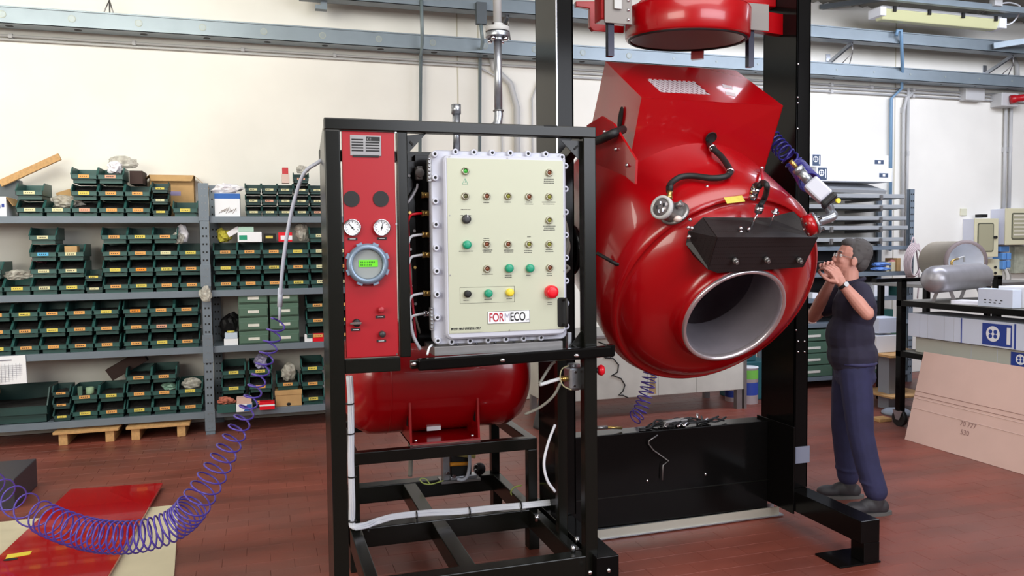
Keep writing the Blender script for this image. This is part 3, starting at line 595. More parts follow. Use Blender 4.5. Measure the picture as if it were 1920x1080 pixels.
# base frame
for (x0, x1, y0, y1, nm) in ((.26, 1.43, CY, CY+.08, 'front_base_beam'), (.40, 1.44, 4.17, 4.27, 'middle_base_beam'), (.40, 1.44, 4.90, 5.0, 'rear_base_beam'), (.40, .46, CY+.08, 4.9, 'side_base_beam'), (1.385, 1.44, CY+.08, 5.0, 'side_base_beam')):
    MB().box(x0, x1, y0, y1, .125, .23).build(nm, m_frame, con, bev=.005)
MB().box(.83, .91, CY+.08, 4.17, .13, .226).box(.80, .88, 4.27, 4.9, .13, .226).build('centre_base_beam', m_frame, con, bev=.004)
for x, y in ((.26, 3.45), (1.385, 3.45), (.40, 4.17), (.40, 4.9), (1.385, 4.17), (1.385, 4.9)): MB().box(x, x+.06, y, y+.08, 0, .125).build('base_foot', m_frame, con, bev=.003)
# tank stand
for (x, y) in ((.40, 4.18), (1.385, 4.18), (.40, 4.93), (1.385, 4.93)): MB().box(x, x+.055, y, y+.055, .23, .565).build('stand_leg', m_frame, con, bev=.004)
MB().box(.40, 1.44, 4.18, 4.235, .565, .63).build('stand_rail', m_frame, con, bev=.004)
MB().box(.40, 1.44, 4.93, 4.985, .565, .63).build('stand_rail', m_frame, con, bev=.004)
for x in (.40, 1.385): MB().box(x, x+.055, 4.235, 4.93, .567, .628).build('stand_side_rail', m_frame, con, bev=.004)
for p in ((1082, 1017), (1075, 1033), (1007, 975)): q = atZ(p[0], p[1], .235); MB().cyl((q.x, q.y, .23), (q.x, q.y, .262), .012, n=8).build('bolt', m_chrome, con)
# fin on the top
MB().cyl((.899, 3.75, 2.13), (.899, 3.75, 2.33), .018).cyl((.899, 3.75, 2.33), (.899, 3.75, 2.375), .023).build('vent_stub', m_steel, None, 'short galvanised pipe stub standing on the console top', 'pipe')
MB().box(1.235, 1.30, CY+.0, CY+.02, 2.24, 2.2475).build('top_plate', m_blk, con)
# back plate behind enclosure
MB().box(.69, .78, 3.72, 3.76, 1.23, 2.13).build('mounting_rail', m_black, con, bev=.003)
MB().box(1.30, 1.37, 3.72, 3.76, 1.23, 2.13).build('mounting_rail', m_black, con, bev=.003)
MB().box(.72, 1.33, 3.45+.03, 3.80, 1.215, 1.255).build('enclosure_shelf', m_dsteel, con, bev=.002)
# ---- red panel
rp = thing('instrument_board', 'narrow red instrument panel with two gauges in the left bay of the console', 'panel', (.44, CY+.02, 1.222))
MB().box(.333, .556, CY+.012, CY+.03, 1.228, 2.193).build('panel_sheet', m_redp, rp, bev=.003)
PF = CY+.012
def pp_(px, py, dy=0): return atY(px, py, PF-dy)
# name plate
a = pp_(656, 253); b_ = pp_(715, 293)
npl = MB().box(a.x, b_.x, PF-.003, PF, b_.z, a.z).build('rating_plate', m_dsteel, rp, bev=.001)
b = MB()
for k in range(5):
    z = a.z-.022-k*.0115; b.box(a.x+.006, a.x+.055, PF-.0042, PF-.003, z, z+.006)
    if k: b.box(a.x+.065, b_.x-.008, PF-.0042, PF-.003, z, z+.006)
b.box(a.x+.068, b_.x-.006, PF-.0042, PF-.003, a.z-.024, a.z-.006); b.box(a.x+.01, b_.x-.01, PF-.0042, PF-.003, b_.z-.006, b_.z+.003); b.build('plate_print', m_ink, npl, kind='stuff')
try: text_obj('plate_mark', 'CE', .016, (a.x+.07, PF-.0045, a.z-.021), X_, Z_, m_dsteel, rp, .0002)
except Exception: pass
for px in (659, 714):
    q = pp_(px, 373); MB().cyl((q.x, PF-.004, q.z), (q.x, PF, q.z), .034, n=32).build('blanking_disc', m_rub, rp)
def gauge(px, py, ang, lab=None):
    q = pp_(px, py); t = MB().lathe([(.034, 0), (.037, .008), (.037, .018), (.033, .022), (.031, .018)], (q.x, PF, q.z), -Y_, 32).build('gauge', m_chrome, rp)
    MB().cyl((q.x, PF-.014, q.z), (q.x, PF-.012, q.z), .033, n=32).build('dial', m_white, t)
    b = MB()
    for k in range(11):
        a_ = math.radians(-50+k*28); r1 = .021; r2 = .027
        b.bar((q.x+r1*math.cos(a_), PF-.0146, q.z+r1*math.sin(a_)), (q.x+r2*math.cos(a_), PF-.0146, q.z+r2*math.sin(a_)), .0018, .001, (0, 1, 0))
    b.build('dial_marks', m_ink, t, kind='stuff')
    a_ = math.radians(ang); MB().bar((q.x-.012*math.cos(a_), PF-.0155, q.z-.012*math.sin(a_)), (q.x+.024*math.cos(a_), PF-.0155, q.z+.024*math.sin(a_)), .003, .001, (0, 1, 0)).cyl((q.x, PF-.017, q.z), (q.x, PF-.014, q.z), .004, n=10).build('needle', m_ink, t)
gauge(660, 427, 130); gauge(715, 427, 75)
def plab(px, py, w=.016, h=.0045):
    q = pp_(px, py); t = MB().box(q.x-w-.004, q.x+w+.004, PF-.003, PF, q.z-h-.001, q.z+h+.001).build('caption_plate', m_ink, rp)
    MB().box(q.x-w+.004, q.x+w-.004, PF-.0036, PF-.003, q.z-.0012, q.z+.0012).build('caption_text', m_white, t)
for x, y in ((661, 448), (716, 447), (713, 594), (715, 639), (667, 618)): plab(x, y)
# round display
q = pp_(688, 495); t = MB().lathe([(.084, 0), (.088, .01), (.088, .03), (.08, .042), (.066, .046), (.063, .03), (.063, .02)], (q.x, PF, q.z), -Y_, 48).build('display_housing', M('grey_blue_cast_metal', (132, 150, 172), .35, .4), rp)
MB().cyl((q.x, PF-.024, q.z), (q.x, PF-.02, q.z), .062, n=40).build('display_face', M('display_grey', (150, 156, 156), .3), t)
MB().box(q.x-.037, q.x+.043, PF-.027, PF-.024, q.z-.012, q.z+.018).build('lcd_screen', M('lcd_green', (96, 200, 20), .4, emit=.35), t)
b = MB()
for k in range(9): b.box(q.x-.030+k*.007, q.x-.026+k*.007, PF-.0275, PF-.027, q.z+.004, q.z+.011)
for k in range(7): b.box(q.x-.030+k*.007, q.x-.026+k*.007, PF-.0275, PF-.027, q.z-.007, q.z)
b.build('lcd_text', M('lcd_dark', (50, 120, 20), .5), t, kind='stuff')
for k in range(8):
    a_ = math.radians(22+45*k); MB().obox((q.x+.089*math.cos(a_), PF-.02, q.z+.089*math.sin(a_)), V((math.cos(a_), 0, math.sin(a_)))*.006, (0, .012, 0), V((-math.sin(a_), 0, math.cos(a_)))*.012).build('grip_lug', M('grey_blue_cast_metal', (132, 150, 172)), t)
def knob(px, py, r, h, mat, name='push_button'):
    q = pp_(px, py); return MB().lathe([(r, 0), (r, h*.8), (r*.8, h), (0, h)], (q.x, PF, q.z), -Y_, 24, False).build(name, mat, rp)
knob(714, 580, .014, .03, M('muted_red_plastic', (170, 40, 52), .4)); knob(716, 626, .014, .03, M('charcoal_plastic', (52, 52, 54), .4))
q = pp_(668, 605); k = knob(668, 605, .017, .03, m_rub, 'selector_switch'); MB().box(q.x-.03, q.x+.018, PF-.04, PF-.03, q.z-.005, q.z+.005).build('lever', m_chrome, k, bev=.002)
for x, y in ((632, 246), (742, 248), (640, 668), (744, 664), (632, 420), (743, 420)): q = pp_(x, y); MB().cyl((q.x, PF-.002, q.z), (q.x, PF, q.z), .004, n=8).build('screw', m_chrome, rp)
# ---- explosion proof enclosure
EX0, EX1, EZ0, EZ1 = .722, 1.36, 1.262, 2.128; EY = CY+.055
en = thing('control_enclosure', 'grey cast explosion-proof control box with buttons, lamps and bolted flange', 'control box', (1.04, CY+.2, 1.256))
m_fl = m_box
def rrect(x0, x1, z0, z1, r, y, n=5):
    out = []
    for cx, cz, a0 in ((x1-r, z1-r, 0), (x0+r, z1-r, 90), (x0+r, z0+r, 180), (x1-r, z0+r, 270)):
        for k in range(n+1): a_ = math.radians(a0+90*k/n); out.append((cx+r*math.cos(a_), y, cz+r*math.sin(a_)))
    return out
MB().rings([rrect(EX0+.03, EX1-.03, EZ0+.03, EZ1-.03, .02, 3.72), rrect(EX0+.03, EX1-.03, EZ0+.03, EZ1-.03, .02, EY+.03)], False).build('body', m_fl, en)
MB().rings([rrect(EX0, EX1, EZ0, EZ1, .03, EY+.05), rrect(EX0, EX1, EZ0, EZ1, .03, EY+.005), rrect(EX0+.004, EX1-.004, EZ0+.004, EZ1-.004, .03, EY)], False).build('flange', m_fl, en)
lid = MB().rings([rrect(.765, 1.343, 1.285, 2.107, .03, EY+.01), rrect(.768, 1.34, 1.288, 2.104, .03, CY+.012), rrect(.776, 1.332, 1.296, 2.096, .025, CY+.004)], False).build('lid', m_fl, en)
# bolt bosses all round
bpts = [(.737, EZ0+.02+k*(EZ1-EZ0-.04)/8) for k in range(9)] + [(1.352, EZ0+.06+k*(EZ1-EZ0-.12)/7) for k in range(8)]
bpts += [(.83+k*.085, EZ1-.008) for k in range(6)] + [(1.335, EZ1-.02)] + [(.80+k*.085, EZ0+.012) for k in range(6)]
for (x, z) in bpts:
    t = MB().lathe([(.015, 0), (.015, .03), (.012, .034), (.007, .034), (.007, .026), (0, .026)], (x, EY+.012, z), -Y_, 14).build('bolt_boss', m_fl, en)
    MB().cyl((x, EY-.018, z), (x, EY-.0165, z), .0075, n=10).build('bolt_head', m_blk, t)
LY = CY+.004
MB().box(.782, 1.326, LY-.003, LY, 1.315, 2.088).build('front_plate', m_plate, en, bev=.001)
LF = LY-.003
def lp_(px, py): return atY(px, py, LF)
for x, y in ((843, 293), (952, 296), (1057, 299), (843, 404), (1058, 404), (844, 516), (1057, 508), (955, 619)): q = lp_(x, y); MB().cyl((q.x, LF-.002, q.z), (q.x, LF, q.z), .003, n=8).build('screw', m_dsteel, en)
m_lring = M('lamp_bezel', (170, 166, 150), .3, .7)
def lampi(px, py, col):
    q = lp_(px, py); t = MB().lathe([(.0175, 0), (.0175, .006), (.0145, .012), (.011, .012), (.010, .004)], (q.x, LF, q.z), -Y_, 24).build('indicator_lamp', m_lring, en)
    MB().lathe([(.0105, .001), (.0105, .006), (.006, .010), (0, .011)], (q.x, LF, q.z), -Y_, 16).build('lens', M('lens_'+col, {'g': (60, 170, 60), 'r': (120, 64, 40), 'y': (130, 130, 50), 'd': (90, 90, 60)}[col], .15), t)
for x, y, c in ((872, 321, 'g'), (872, 368, 'd'), (912, 368, 'r'), (952, 368, 'y'), (991, 369, 'r'), (1029, 369, 'y'), (1029, 324, 'r'), (1029, 413, 'y'), (912, 458, 'r'), (952, 458, 'r'), (991, 458, 'y'), (1029, 458, 'y'), (913, 504, 'r'), (1030, 502, 'r')): lampi(x, y, c)
def btn(px, py, r, h, mat, name='push_button'):
    q = lp_(px, py); t = MB().lathe([(r, 0), (r, h*.7), (r*.85, h*.95), (r*.5, h), (0, h)], (q.x, LF, q.z), -Y_, 28).build(name, mat, en); return t
btn(875, 459, .019, .022, m_green); btn(954, 503, .019, .022, m_green); btn(993, 503, .019, .022, m_green); btn(915, 550, .018, .022, m_green); btn(876, 551, .016, .022, m_rub)
btn(955, 548, .018, .024, m_yel); btn(1032, 547, .030, .04, m_redb, 'emergency_stop')
t = btn(874, 411, .020, .018, M('charcoal_plastic', (52, 52, 54)), 'rotary_switch'); q = lp_(875, 408); MB().box(q.x-.002, q.x+.002, LF-.021, LF-.018, q.z, q.z+.016).build('pointer', m_white, t)
# small framed group, captions
a = lp_(862, 539); b_ = lp_(965, 566)
for (x0, x1, z0, z1) in ((a.x, b_.x, a.z-.001, a.z), (a.x, b_.x, b_.z, b_.z+.001), (a.x, a.x+.001, b_.z, a.z), (b_.x-.001, b_.x, b_.z, a.z)): MB().box(x0, x1, LF-.0008, LF, z0, z1).build('frame_line', m_ink, en)
cb = MB(); rc = random.Random(5)
def cap(px, py, w, n=1):
    for k in range(n):
        q = lp_(px, py+k*3.6); ww = w*(.75+.25*rc.random()); x = q.x-ww
        while x < q.x+ww:
            l = rc.uniform(.002, .006); cb.box(x, min(x+l, q.x+ww), LF-.0006, LF, q.z-.0016, q.z+.0016); x += l+.0014
for x, y, w, n in ((1029, 336, .026, 3), (912, 380, .014, 1), (952, 379, .016, 1), (992, 379, .020, 2), (1029, 379, .034, 2), (873, 393, .022, 1), (866, 404, .006, 1), (881, 404, .006, 1), (1030, 424, .032, 3), (912, 447, .016, 2), (992, 444, .010, 1),
                   (874, 471, .036, 1), (914, 469, .024, 2), (954, 469, .024, 2), (990, 470, .024, 2), (1030, 468, .022, 2), (914, 514, .030, 1), (953, 516, .020, 2), (991, 516, .012, 1), (1030, 513, .014, 2), (874, 563, .014, 1), (915, 561, .018, 1), (955, 560, .014, 1), (1031, 567, .013, 2)): cap(x, y, w, n)
cb.build('captions', m_ink, en, kind='stuff')
q = lp_(872, 340); z0 = q.z-.012
for p1, p2 in (((-.013, 0), (.013, 0)), ((-.013, 0), (0, .024)), ((.013, 0), (0, .024)), ((0, .006), (.002, .017))): MB().bar((q.x+p1[0], LF-.0005, z0+p1[1]), (q.x+p2[0], LF-.0005, z0+p2[1]), .0012, .001, (0, 1, 0)).build('warning_triangle_line', m_green, en)
# name sign
a = lp_(914, 584); b_ = lp_(993, 604)
sg = MB().box(a.x, b_.x, LF-.002, LF, b_.z, a.z).build('name_sign', m_white, en); sg['label'] = 'white name sign with red and black letters'
for (x0, x1, z0, z1) in ((a.x, b_.x, a.z-.0012, a.z), (a.x, b_.x, b_.z, b_.z+.0012), (a.x, a.x+.0012, b_.z, a.z), (b_.x-.0012, b_.x, b_.z, a.z)): MB().box(x0, x1, LF-.0028, LF-.002, z0, z1).build('sign_border', m_ink, sg)
hgt = a.z-b_.z; sz = hgt*.96; bz = b_.z+hgt*.18; x = a.x+.006
for s_, mt_ in (('FOR', m_dred), ('M', M('pale_grey_ink', (168, 166, 186), .6)), ('ECO', m_ink)):
    o = text_obj('sign_letters', s_, sz, (x, LF-.003, bz), X_, Z_, mt_, en, .0004, bold=(0 if s_ == 'M' else .0008), sx=.68)
    xs = [v.co.x for v in o.data.vertices]; x = max(xs)+WL[en.name].x+.0015
text_obj('sign_letters', 's.r.l.', sz*.20, (x, LF-.003, bz), X_, Z_, m_ink, en, .0004)
# scribbled sticker, bottom left
a = lp_(845, 612); b_ = lp_(904, 621)
st = MB().box(a.x, b_.x, LF-.001, LF, b_.z, a.z).build('serial_sticker', m_plate, en)
b = MB(); x = a.x+.003; zc = (a.z+b_.z)/2
while x < b_.x-.006: b.bar((x, LF-.0016, zc-.005), (x+rc.uniform(-.002, .004), LF-.0016, zc+.006), .0014, .001, (0, 1, 0)); b.box(x, x+.004, LF-.0018, LF-.001, zc+rc.uniform(-.004, .004), zc+rc.uniform(.0045, .006)); x += rc.uniform(.003, .007)
b.build('sticker_writing', m_ink, st, kind='stuff')
# handle, bottom right
a = lp_(1045, 558); b_ = lp_(1059, 613)
MB().rings([rrect(a.x, b_.x+.004, b_.z, a.z, .012, LF-.0015), rrect(a.x, b_.x+.004, b_.z, a.z, .012, LF)], False).build('handle_recess', m_blk, en)
MB().tube(spline([(b_.x-.006, LF, b_.z+.012), (b_.x-.004, LF-.035, b_.z+.014), (b_.x-.004, LF-.037, a.z-.014), (b_.x-.006, LF, a.z-.012)], 6), .007, 8).build('handle', m_rub, en)
# hinges left
for z0, z1 in ((1.99, 2.09), (1.33, 1.43)):
    t = MB().box(.708, .722, EY-.01, EY+.02, z0, z1).build('hinge', m_dsteel, en)
    for k in range(6): MB().cyl((.712, EY-.014, z0+.008+k*.017), (.712, EY-.014, z0+.016+k*.017), .006, n=8).build('hinge_knuckle', m_steel, t)
# top pipe nipples and bottom
for k in range(5): q = atY((856, 889, 927, 970, 990)[k]+0, 640, EY+.03); MB().cyl((.84+k*.09, EY+.04, 1.245), (.84+k*.09, EY+.04, 1.262), .008, n=8).build('drain_plug', m_chrome, en)
# mounting lug bottom right
MB().box(1.365, 1.385, EY, EY+.03, 1.20, 1.29).build('mounting_lug', m_steel, en, bev=.002)
# cable glands on the left side with cables
for k, (py, cab) in enumerate(((366, 0), (400, 1), (440, 1), (478, 1), (550, 1), (588, 1))):
    p = atY(803, py, 3.62); t = MB().cyl((.752, 3.62, p.z), (.735, 3.62, p.z), .017, n=6).cyl((.735, 3.62, p.z), (.71, 3.62, p.z), .013, n=12).cyl((.71, 3.62, p.z), (.70, 3.62, p.z), .015, n=6).build('cable_gland', m_brass if k != 5 else m_chrome, en)
    if cab: MB().tube(spline([(.70, 3.62, p.z), (.67, 3.61, p.z-.003), (.645, 3.61, p.z-.012), (.63, 3.615, p.z-.05)]), .006, 8).build('cable_tail', m_white if k > 1 else m_redb, t)
q = atY(795, 325, 3.66); MB().box(.685, .71, 3.64, 3.70, q.z-.03, q.z+.03).lathe([(.022, 0), (.022, .01), (0, .011)], (.697, 3.64, q.z), -Y_, 8).build('terminal_box', m_dsteel, None, 'small steel junction cover above the brass glands', 'box', bev=.002)
# wiring loom between post and enclosure
lm = thing('wiring_loom', 'bundle of white and red wires running down behind the red panel', 'cable', (.63, 3.62, 1.25))
MB().tube(spline([(.628, 3.63, 1.86), (.632, 3.62, 1.7), (.63, 3.62, 1.55), (.636, 3.62, 1.4), (.65, 3.62, 1.30), (.68, 3.60, 1.23)]), .008, 8).build('wire', m_cable, lm)
MB().tube(spline([(.62, 3.64, 1.95), (.64, 3.64, 1.80), (.642, 3.63, 1.6), (.655, 3.63, 1.42), (.665, 3.63, 1.28)]), .005, 8).build('wire', m_dred, lm)
MB().tube(spline([(.615, 3.64, 2.0), (.632, 3.65, 1.9), (.68, 3.65, 1.96), (.69, 3.66, 1.99)]), .005, 8).build('wire', m_cable, lm)
MB().tube(spline([(.618, 3.66, 1.75), (.65, 3.66, 1.62), (.655, 3.66, 1.45), (.69, 3.66, 1.30)]), .005, 8).build('wire', m_gcable, lm)
MB().tube(spline([(.72, 3.53, 1.26), (.70, 3.50, 1.25), (.685, 3.47, 1.225)]), .005, 8).build('wire', m_white, lm)
for k in range(9): MB().cyl((.66+.02*(k % 2), 3.71, 1.35+.085*k), (.66+.02*(k % 2), 3.70, 1.35+.085*k), .007, n=8).build('fixing_screw', m_brass if k % 3 == 0 else m_dsteel, lm)
MB().box(.62, .69, 3.71, 3.78, 1.25, 2.10).build('side_channel', m_black, con, bev=.003)
# grey conduits on the right
lr = thing('grey_cable_loops', 'grey cables looping out of the right side of the control box', 'cable', (1.385, 3.6, 1.5))
for k, (za, zb, w_) in enumerate(((1.84, 1.62, .045), (1.78, 1.60, .05), (1.76, 1.66, .03), (1.62, 1.56, .05))):
    MB().tube(spline([(1.33, 3.62, za), (1.355+w_*.6, 3.60+.01*k, za-.01), (1.36+w_, 3.60, (za+zb)/2), (1.35+w_*.5, 3.61, zb), (1.33, 3.63, zb-.02)]), .008, 8).build('cable', m_gcable, lr)
# ---- riser pipe with flange
rz = thing('flanged_pipe', 'vertical galvanised pipe with a bolted flange rising behind the console', 'pipe', (1.10, 3.72, 2.24))
MB().cyl((1.10, 3.72, 2.34), (1.10, 3.72, 2.70), .019, n=20).build('lower_pipe', m_steel, rz)
MB().tube(spline([(.98, 3.72, 2.262), (1.05, 3.72, 2.264), (1.088, 3.72, 2.28), (1.10, 3.72, 2.32), (1.10, 3.72, 2.35)], 6), .021, 14).build('elbow', m_steel, rz)
MB().cyl((1.10, 3.72, 2.345), (1.10, 3.72, 2.352), .026, n=16).build('collar', m_dsteel, rz)
MB().cyl((1.10, 3.72, 2.755), (1.10, 3.72, 3.3), .020, n=20).build('upper_pipe', m_cond, rz)
MB().cyl((1.10, 3.72, 2.695), (1.10, 3.72, 2.717), .058, n=32).cyl((1.10, 3.72, 2.68), (1.10, 3.72, 2.697), .03, n=20).build('lower_flange', m_steel, rz, bev=.002)
MB().cyl((1.10, 3.72, 2.721), (1.10, 3.72, 2.743), .058, n=32).cyl((1.10, 3.72, 2.742), (1.10, 3.72, 2.76), .03, n=20).build('upper_flange', m_cond, rz, bev=.002)
MB().cyl((1.10, 3.72, 2.716), (1.10, 3.72, 2.722), .052, n=32).build('gasket', m_rub, rz)
for k in range(4): a_ = math.radians(45+90*k); x, y = 1.10+.043*math.cos(a_), 3.72+.043*math.sin(a_); MB().cyl((x, y, 2.675), (x, y, 2.695), .011, n=6).cyl((x, y, 2.695), (x, y, 2.756), .007, n=6).build('flange_bolt', m_chrome, rz)
MB().cyl((.90, 3.72, 2.262), (1.0, 3.72, 2.262), .016).build('side_pipe', m_steel, rz)
# ---- cable bundle down the stand and along the base
cbn = thing('cable_bundle', 'thick white cable bundle tied down the left post and along the base beam', 'cable', (.44, 4.12, .22))
pth = [atY(655, 706, 4.10), atY(657, 760, 4.10), atY(659, 830, 4.10), atY(659, 880, 4.10), atY(659, 940, 4.11), atY(660, 975, 4.12)]
end = [atY(664, 988, 4.10), atY(685, 986, 4.12), atY(705, 977, 4.15), atY(740, 968, 4.15), atY(800, 963, 4.15), atY(860, 959, 4.15), atY(930, 951, 4.15), atY(985, 948, 4.15), atY(1040, 942, 4.15)]
P1 = spline(pth+end, 5); rc2 = random.Random(9)
for k in range(7):
    ph = 2*math.pi*k/7; pts = []
    for i, p in enumerate(P1):
        rr = .011*(1+.25*math.sin(i*.4+k)); pts.append(p+V((rr*math.cos(ph+i*.03), rr*.8*math.sin(ph+i*.03)*(.6), rr*math.sin(ph+i*.03)*(1 if i > 30 else .3))))
    MB().tube(pts, .0062, 6).build('cable', m_cable, cbn)
for px, py, hz in ((652, 757, 1), (653, 813, 1), (656, 894, 1), (657, 977, 1)):
    q = atY(px+4, py, 4.10); MB().tube([q+V((.019*math.cos(a_), .019*math.sin(a_), 0)) for a_ in [2*math.pi*i/12 for i in range(13)]], .004, 6).ell(q+V((-.036, -.0, .002)), .013, .01, .008).build('clip', m_rub, cbn)
for px, py in ((690, 984), (781, 966), (880, 958), (976, 948)):
    q = atY(px, py, 4.15); MB().tube([q+V((0, .018*math.cos(a_), .019*math.sin(a_))) for a_ in [2*math.pi*i/12 for i in range(13)]], .004, 6).cyl(q+V((0, -.018, -.02)), q+V((0, -.018, -.035)), .005, n=6).build('clip', m_rub, cbn)
# ---- red tank
tk = thing('red_tank', 'horizontal red pressure tank on two welded feet under the console', 'tank', (.96, 4.56, .63))
tc = (.0, 4.57, .965)
MB().lathe([(0, .40), (.10, .405), (.20, .43), (.28, .475), (.32, .54), (.325, .60), (.325, 1.30), (.32, 1.36), (.28, 1.425), (.20, 1.47), (.10, 1.495), (0, 1.50)], tc, X_, 48).build('shell', m_red, tk)
MB().lathe([(.3255, .64), (.327, .642), (.327, .646), (.3255, .648)], tc, X_, 48).build('weld_seam', m_red, tk)
for x in (.735, 1.115):
    a = [(x, 4.24, .632), (x, 4.90, .632), (x, 4.88, .83), (x, 4.26, .86)]
    MB().prism(a, (.012, 0, 0)).build('foot_plate', m_red, tk)
    MB().box(x-.001, x+.0, 4.29, 4.34, .72, .78).build('foot_slot', m_blk, tk)
MB().box(.735, 1.127, 4.235, 4.90, .632, .642).build('base_plate', m_red, tk)
MB().cyl((.77, 4.26, .642), (.77, 4.26, .658), .011, n=6).cyl((1.09, 4.27, .642), (1.09, 4.27, .658), .011, n=6).build('foot_bolt', m_chrome, tk)
MB().box(.86, .94, 4.40, 4.41, .665, .69).build('tank_label', m_white, tk)
# pump / valve block on the rear beam
pv = thing('pneumatic_pump', 'small metal pneumatic pump with yellow and clear parts standing behind the tank', 'pump', (1.14, 4.78, .23))
MB().box(1.02, 1.27, 4.78, 4.9, .236, .25).build('mount_plate', m_dsteel, pv)
MB().box(1.035, 1.08, 4.80, 4.87, .25, .42).build('cast_body', m_steel, pv, bev=.006)
MB().box(1.09, 1.22, 4.81, 4.87, .27, .40).build('core', m_rub, pv, bev=.006)
MB().cyl((1.08, 4.80, .35), (1.21, 4.80, .345), .012, n=12).build('orange_band', M('orange_plastic', (226, 150, 40), .4), pv)
MB().box(1.08, 1.25, 4.79, 4.87, .25, .272).build('manifold', m_steel, pv, bev=.004)
MB().cyl((1.05, 4.82, .43), (1.24, 4.79, .395), .02, n=16).build('yellow_cylinder', M('pale_yellow_plastic', (220, 214, 130), .4), pv)
MB().tube(spline([(1.19, 4.76, .46), (1.195, 4.76, .36), (1.18, 4.76, .28), (1.15, 4.77, .255), (1.12, 4.78, .26)]), .011, 8).build('clear_hose', M('pale_hose', (196, 204, 220), .3), pv)
for x, z in ((1.06, .44), (1.06, .30), (1.24, .30), (1.24, .33), (1.10, .28)): MB().cyl((x, 4.79, z), (x, 4.77, z), .011, n=6).build('fitting', m_chrome, pv)
ct = MB().tube(spline([(1.03, 4.77, .262), (.95, 4.76, .25), (.90, 4.76, .262), (.885, 4.77, .285), (.92, 4.78, .28), (.945, 4.77, .25)]), .004, 6).build('earth_wire', M('yellow_green_wire', (190, 206, 110), .4), None, 'thin yellow-green wire looped on the beam beside the pump', 'wire')
q = atY(960, 940, 4.45); MB().tube(spline([atY(978, 910, 4.5), atY(964, 914, 4.5), atY(958, 924, 4.5), atY(966, 932, 4.5), atY(983, 934, 4.5)]), .005, 6).build('earth_wire', M('yellow_green_wire', (190, 206, 110)), None, 'short yellow-green wire sticking up beside the right base corner', 'wire')
MB().tube(spline([atY(768, 800, 4.75), atY(770, 860, 4.75), atY(769, 893, 4.75)]), .014, 8).build('grey_hose', m_gcable, None, 'grey hose dropping from the tank to the rear beam', 'hose')
t = thing('valve_cluster', 'cluster of steel drain fittings under the right end of the red tank', 'valve', (1.22, 4.7, .63))
MB().box(1.19, 1.24, 4.66, 4.72, .632, .70).build('valve_body', m_steel, t, bev=.005)
MB().tube([V((1.27, 4.68, .70))+V((.03*math.cos(a_), 0, .02*math.sin(a_))) for a_ in [2*math.pi*i/16 for i in range(17)]], .004, 6).build('wire_ring', m_chrome, t)
MB().box(1.27, 1.31, 4.66, 4.72, .632, .675).build('coil', m_rub, t, bev=.004)
MB().cyl((1.24, 4.69, .65), (1.33, 4.69, .648), .012, n=10).build('nipple', m_steel, t)
MB().tube(spline([(1.33, 4.69, .65), (1.40, 4.9, .64), (1.5, 5.1, .68), (1.55, 5.2, .70)]), .008, 8).build('drain_hose', m_gcable, None, 'thin pale hose leading right from under the tank', 'hose')
MB().lathe([(0, 0), (.035, 0), (.04, .02), (.035, .04), (0, .042)], (1.30, 4.94, .27), -Y_, 20).build('rubber_disc', m_rub, None, 'round black cap beside the pump on the rear beam', 'cap')
# ---- junction box on the right post with emergency button
jb = thing('junction_box', 'small aluminium junction box with brass gland behind the right console post', 'box', (1.37, 3.56, 1.04))
a = atY(1064, 688, 3.56); b_ = atY(1106, 728, 3.56)
MB().box(a.x, b_.x, 3.53, 3.62, b_.z, a.z).build('cast_box', m_steel, jb, bev=.012)
MB().cyl(((a.x+b_.x)/2-.02, 3.575, b_.z-.004), ((a.x+b_.x)/2-.02, 3.575, a.z+.012), .03, n=20).build('round_body', m_steel, jb)
for x, z in ((.25, .8), (.85, .8), (.7, .2), (.2, .2)): MB().cyl((a.x+(b_.x-a.x)*x, 3.53, b_.z+(a.z-b_.z)*z), (a.x+(b_.x-a.x)*x, 3.525, b_.z+(a.z-b_.z)*z), .006, n=8).build('screw', m_chrome, jb)
zc = (a.z+b_.z)/2-.0
MB().cyl((a.x+.005, 3.56, zc), (a.x-.03, 3.56, zc), .013, n=12).cyl((a.x-.012, 3.56, zc), (a.x-.02, 3.56, zc), .017, n=6).cyl((a.x-.03, 3.56, zc), (a.x-.042, 3.56, zc), .012, n=10).build('brass_gland', m_brass, jb)
MB().tube(spline([(a.x-.04, 3.56, zc), (a.x-.08, 3.56, zc-.008), (a.x-.13, 3.56, zc-.02), (a.x-.14, 3.56, zc-.02)]), .009, 8).build('white_cable', m_white, jb)
MB().tube(spline([(a.x-.14, 3.57, zc-.02), (a.x-.10, 3.60, zc+.02), (a.x-.06, 3.62, zc+.06), (a.x-.04, 3.62, zc+.075)]), .007, 8).build('grey_cable', m_gcable, jb)
MB().tube(spline([(a.x+.0, 3.54, a.z+.01), (a.x-.035, 3.54, a.z-.005), (a.x-.045, 3.54, zc+.01), (a.x-.03, 3.54, zc-.03), (a.x+.01, 3.535, b_.z+.002)]), .003, 6).build('earth_wire', M('pale_yellow_wire', (196, 190, 150), .5), jb)
MB().tube(spline([(a.x-.03, 3.57, zc-.02), (a.x-.06, 3.6, zc-.09), (a.x-.11, 3.65, zc-.15), (a.x-.17, 3.7, zc-.19)]), .007, 8).build('lower_grey_cable', m_gcable, jb)
MB().tube(spline([atY(1041, 796, 3.62), atY(1028, 830, 3.62), atY(1020, 868, 3.62), atY(1026, 900, 3.62), atY(1041, 922, 3.62)]), .007, 8).build('white_hose', m_cable, None, 'thin white hose bowing down beside the left machine column', 'hose')
t = thing('mushroom_button', 'red mushroom stop button on the outer side of the right console post', 'button', (1.50, 3.5, 1.09))
MB().cyl((1.49, 3.49, 1.105), (1.512, 3.49, 1.105), .012, n=12).build('stem', m_rub, t)
MB().lathe([(.012, 0), (.022, .006), (.027, .02), (.022, .03), (0, .032)], (1.508, 3.49, 1.105), X_, 24).build('cap', m_redb, t)
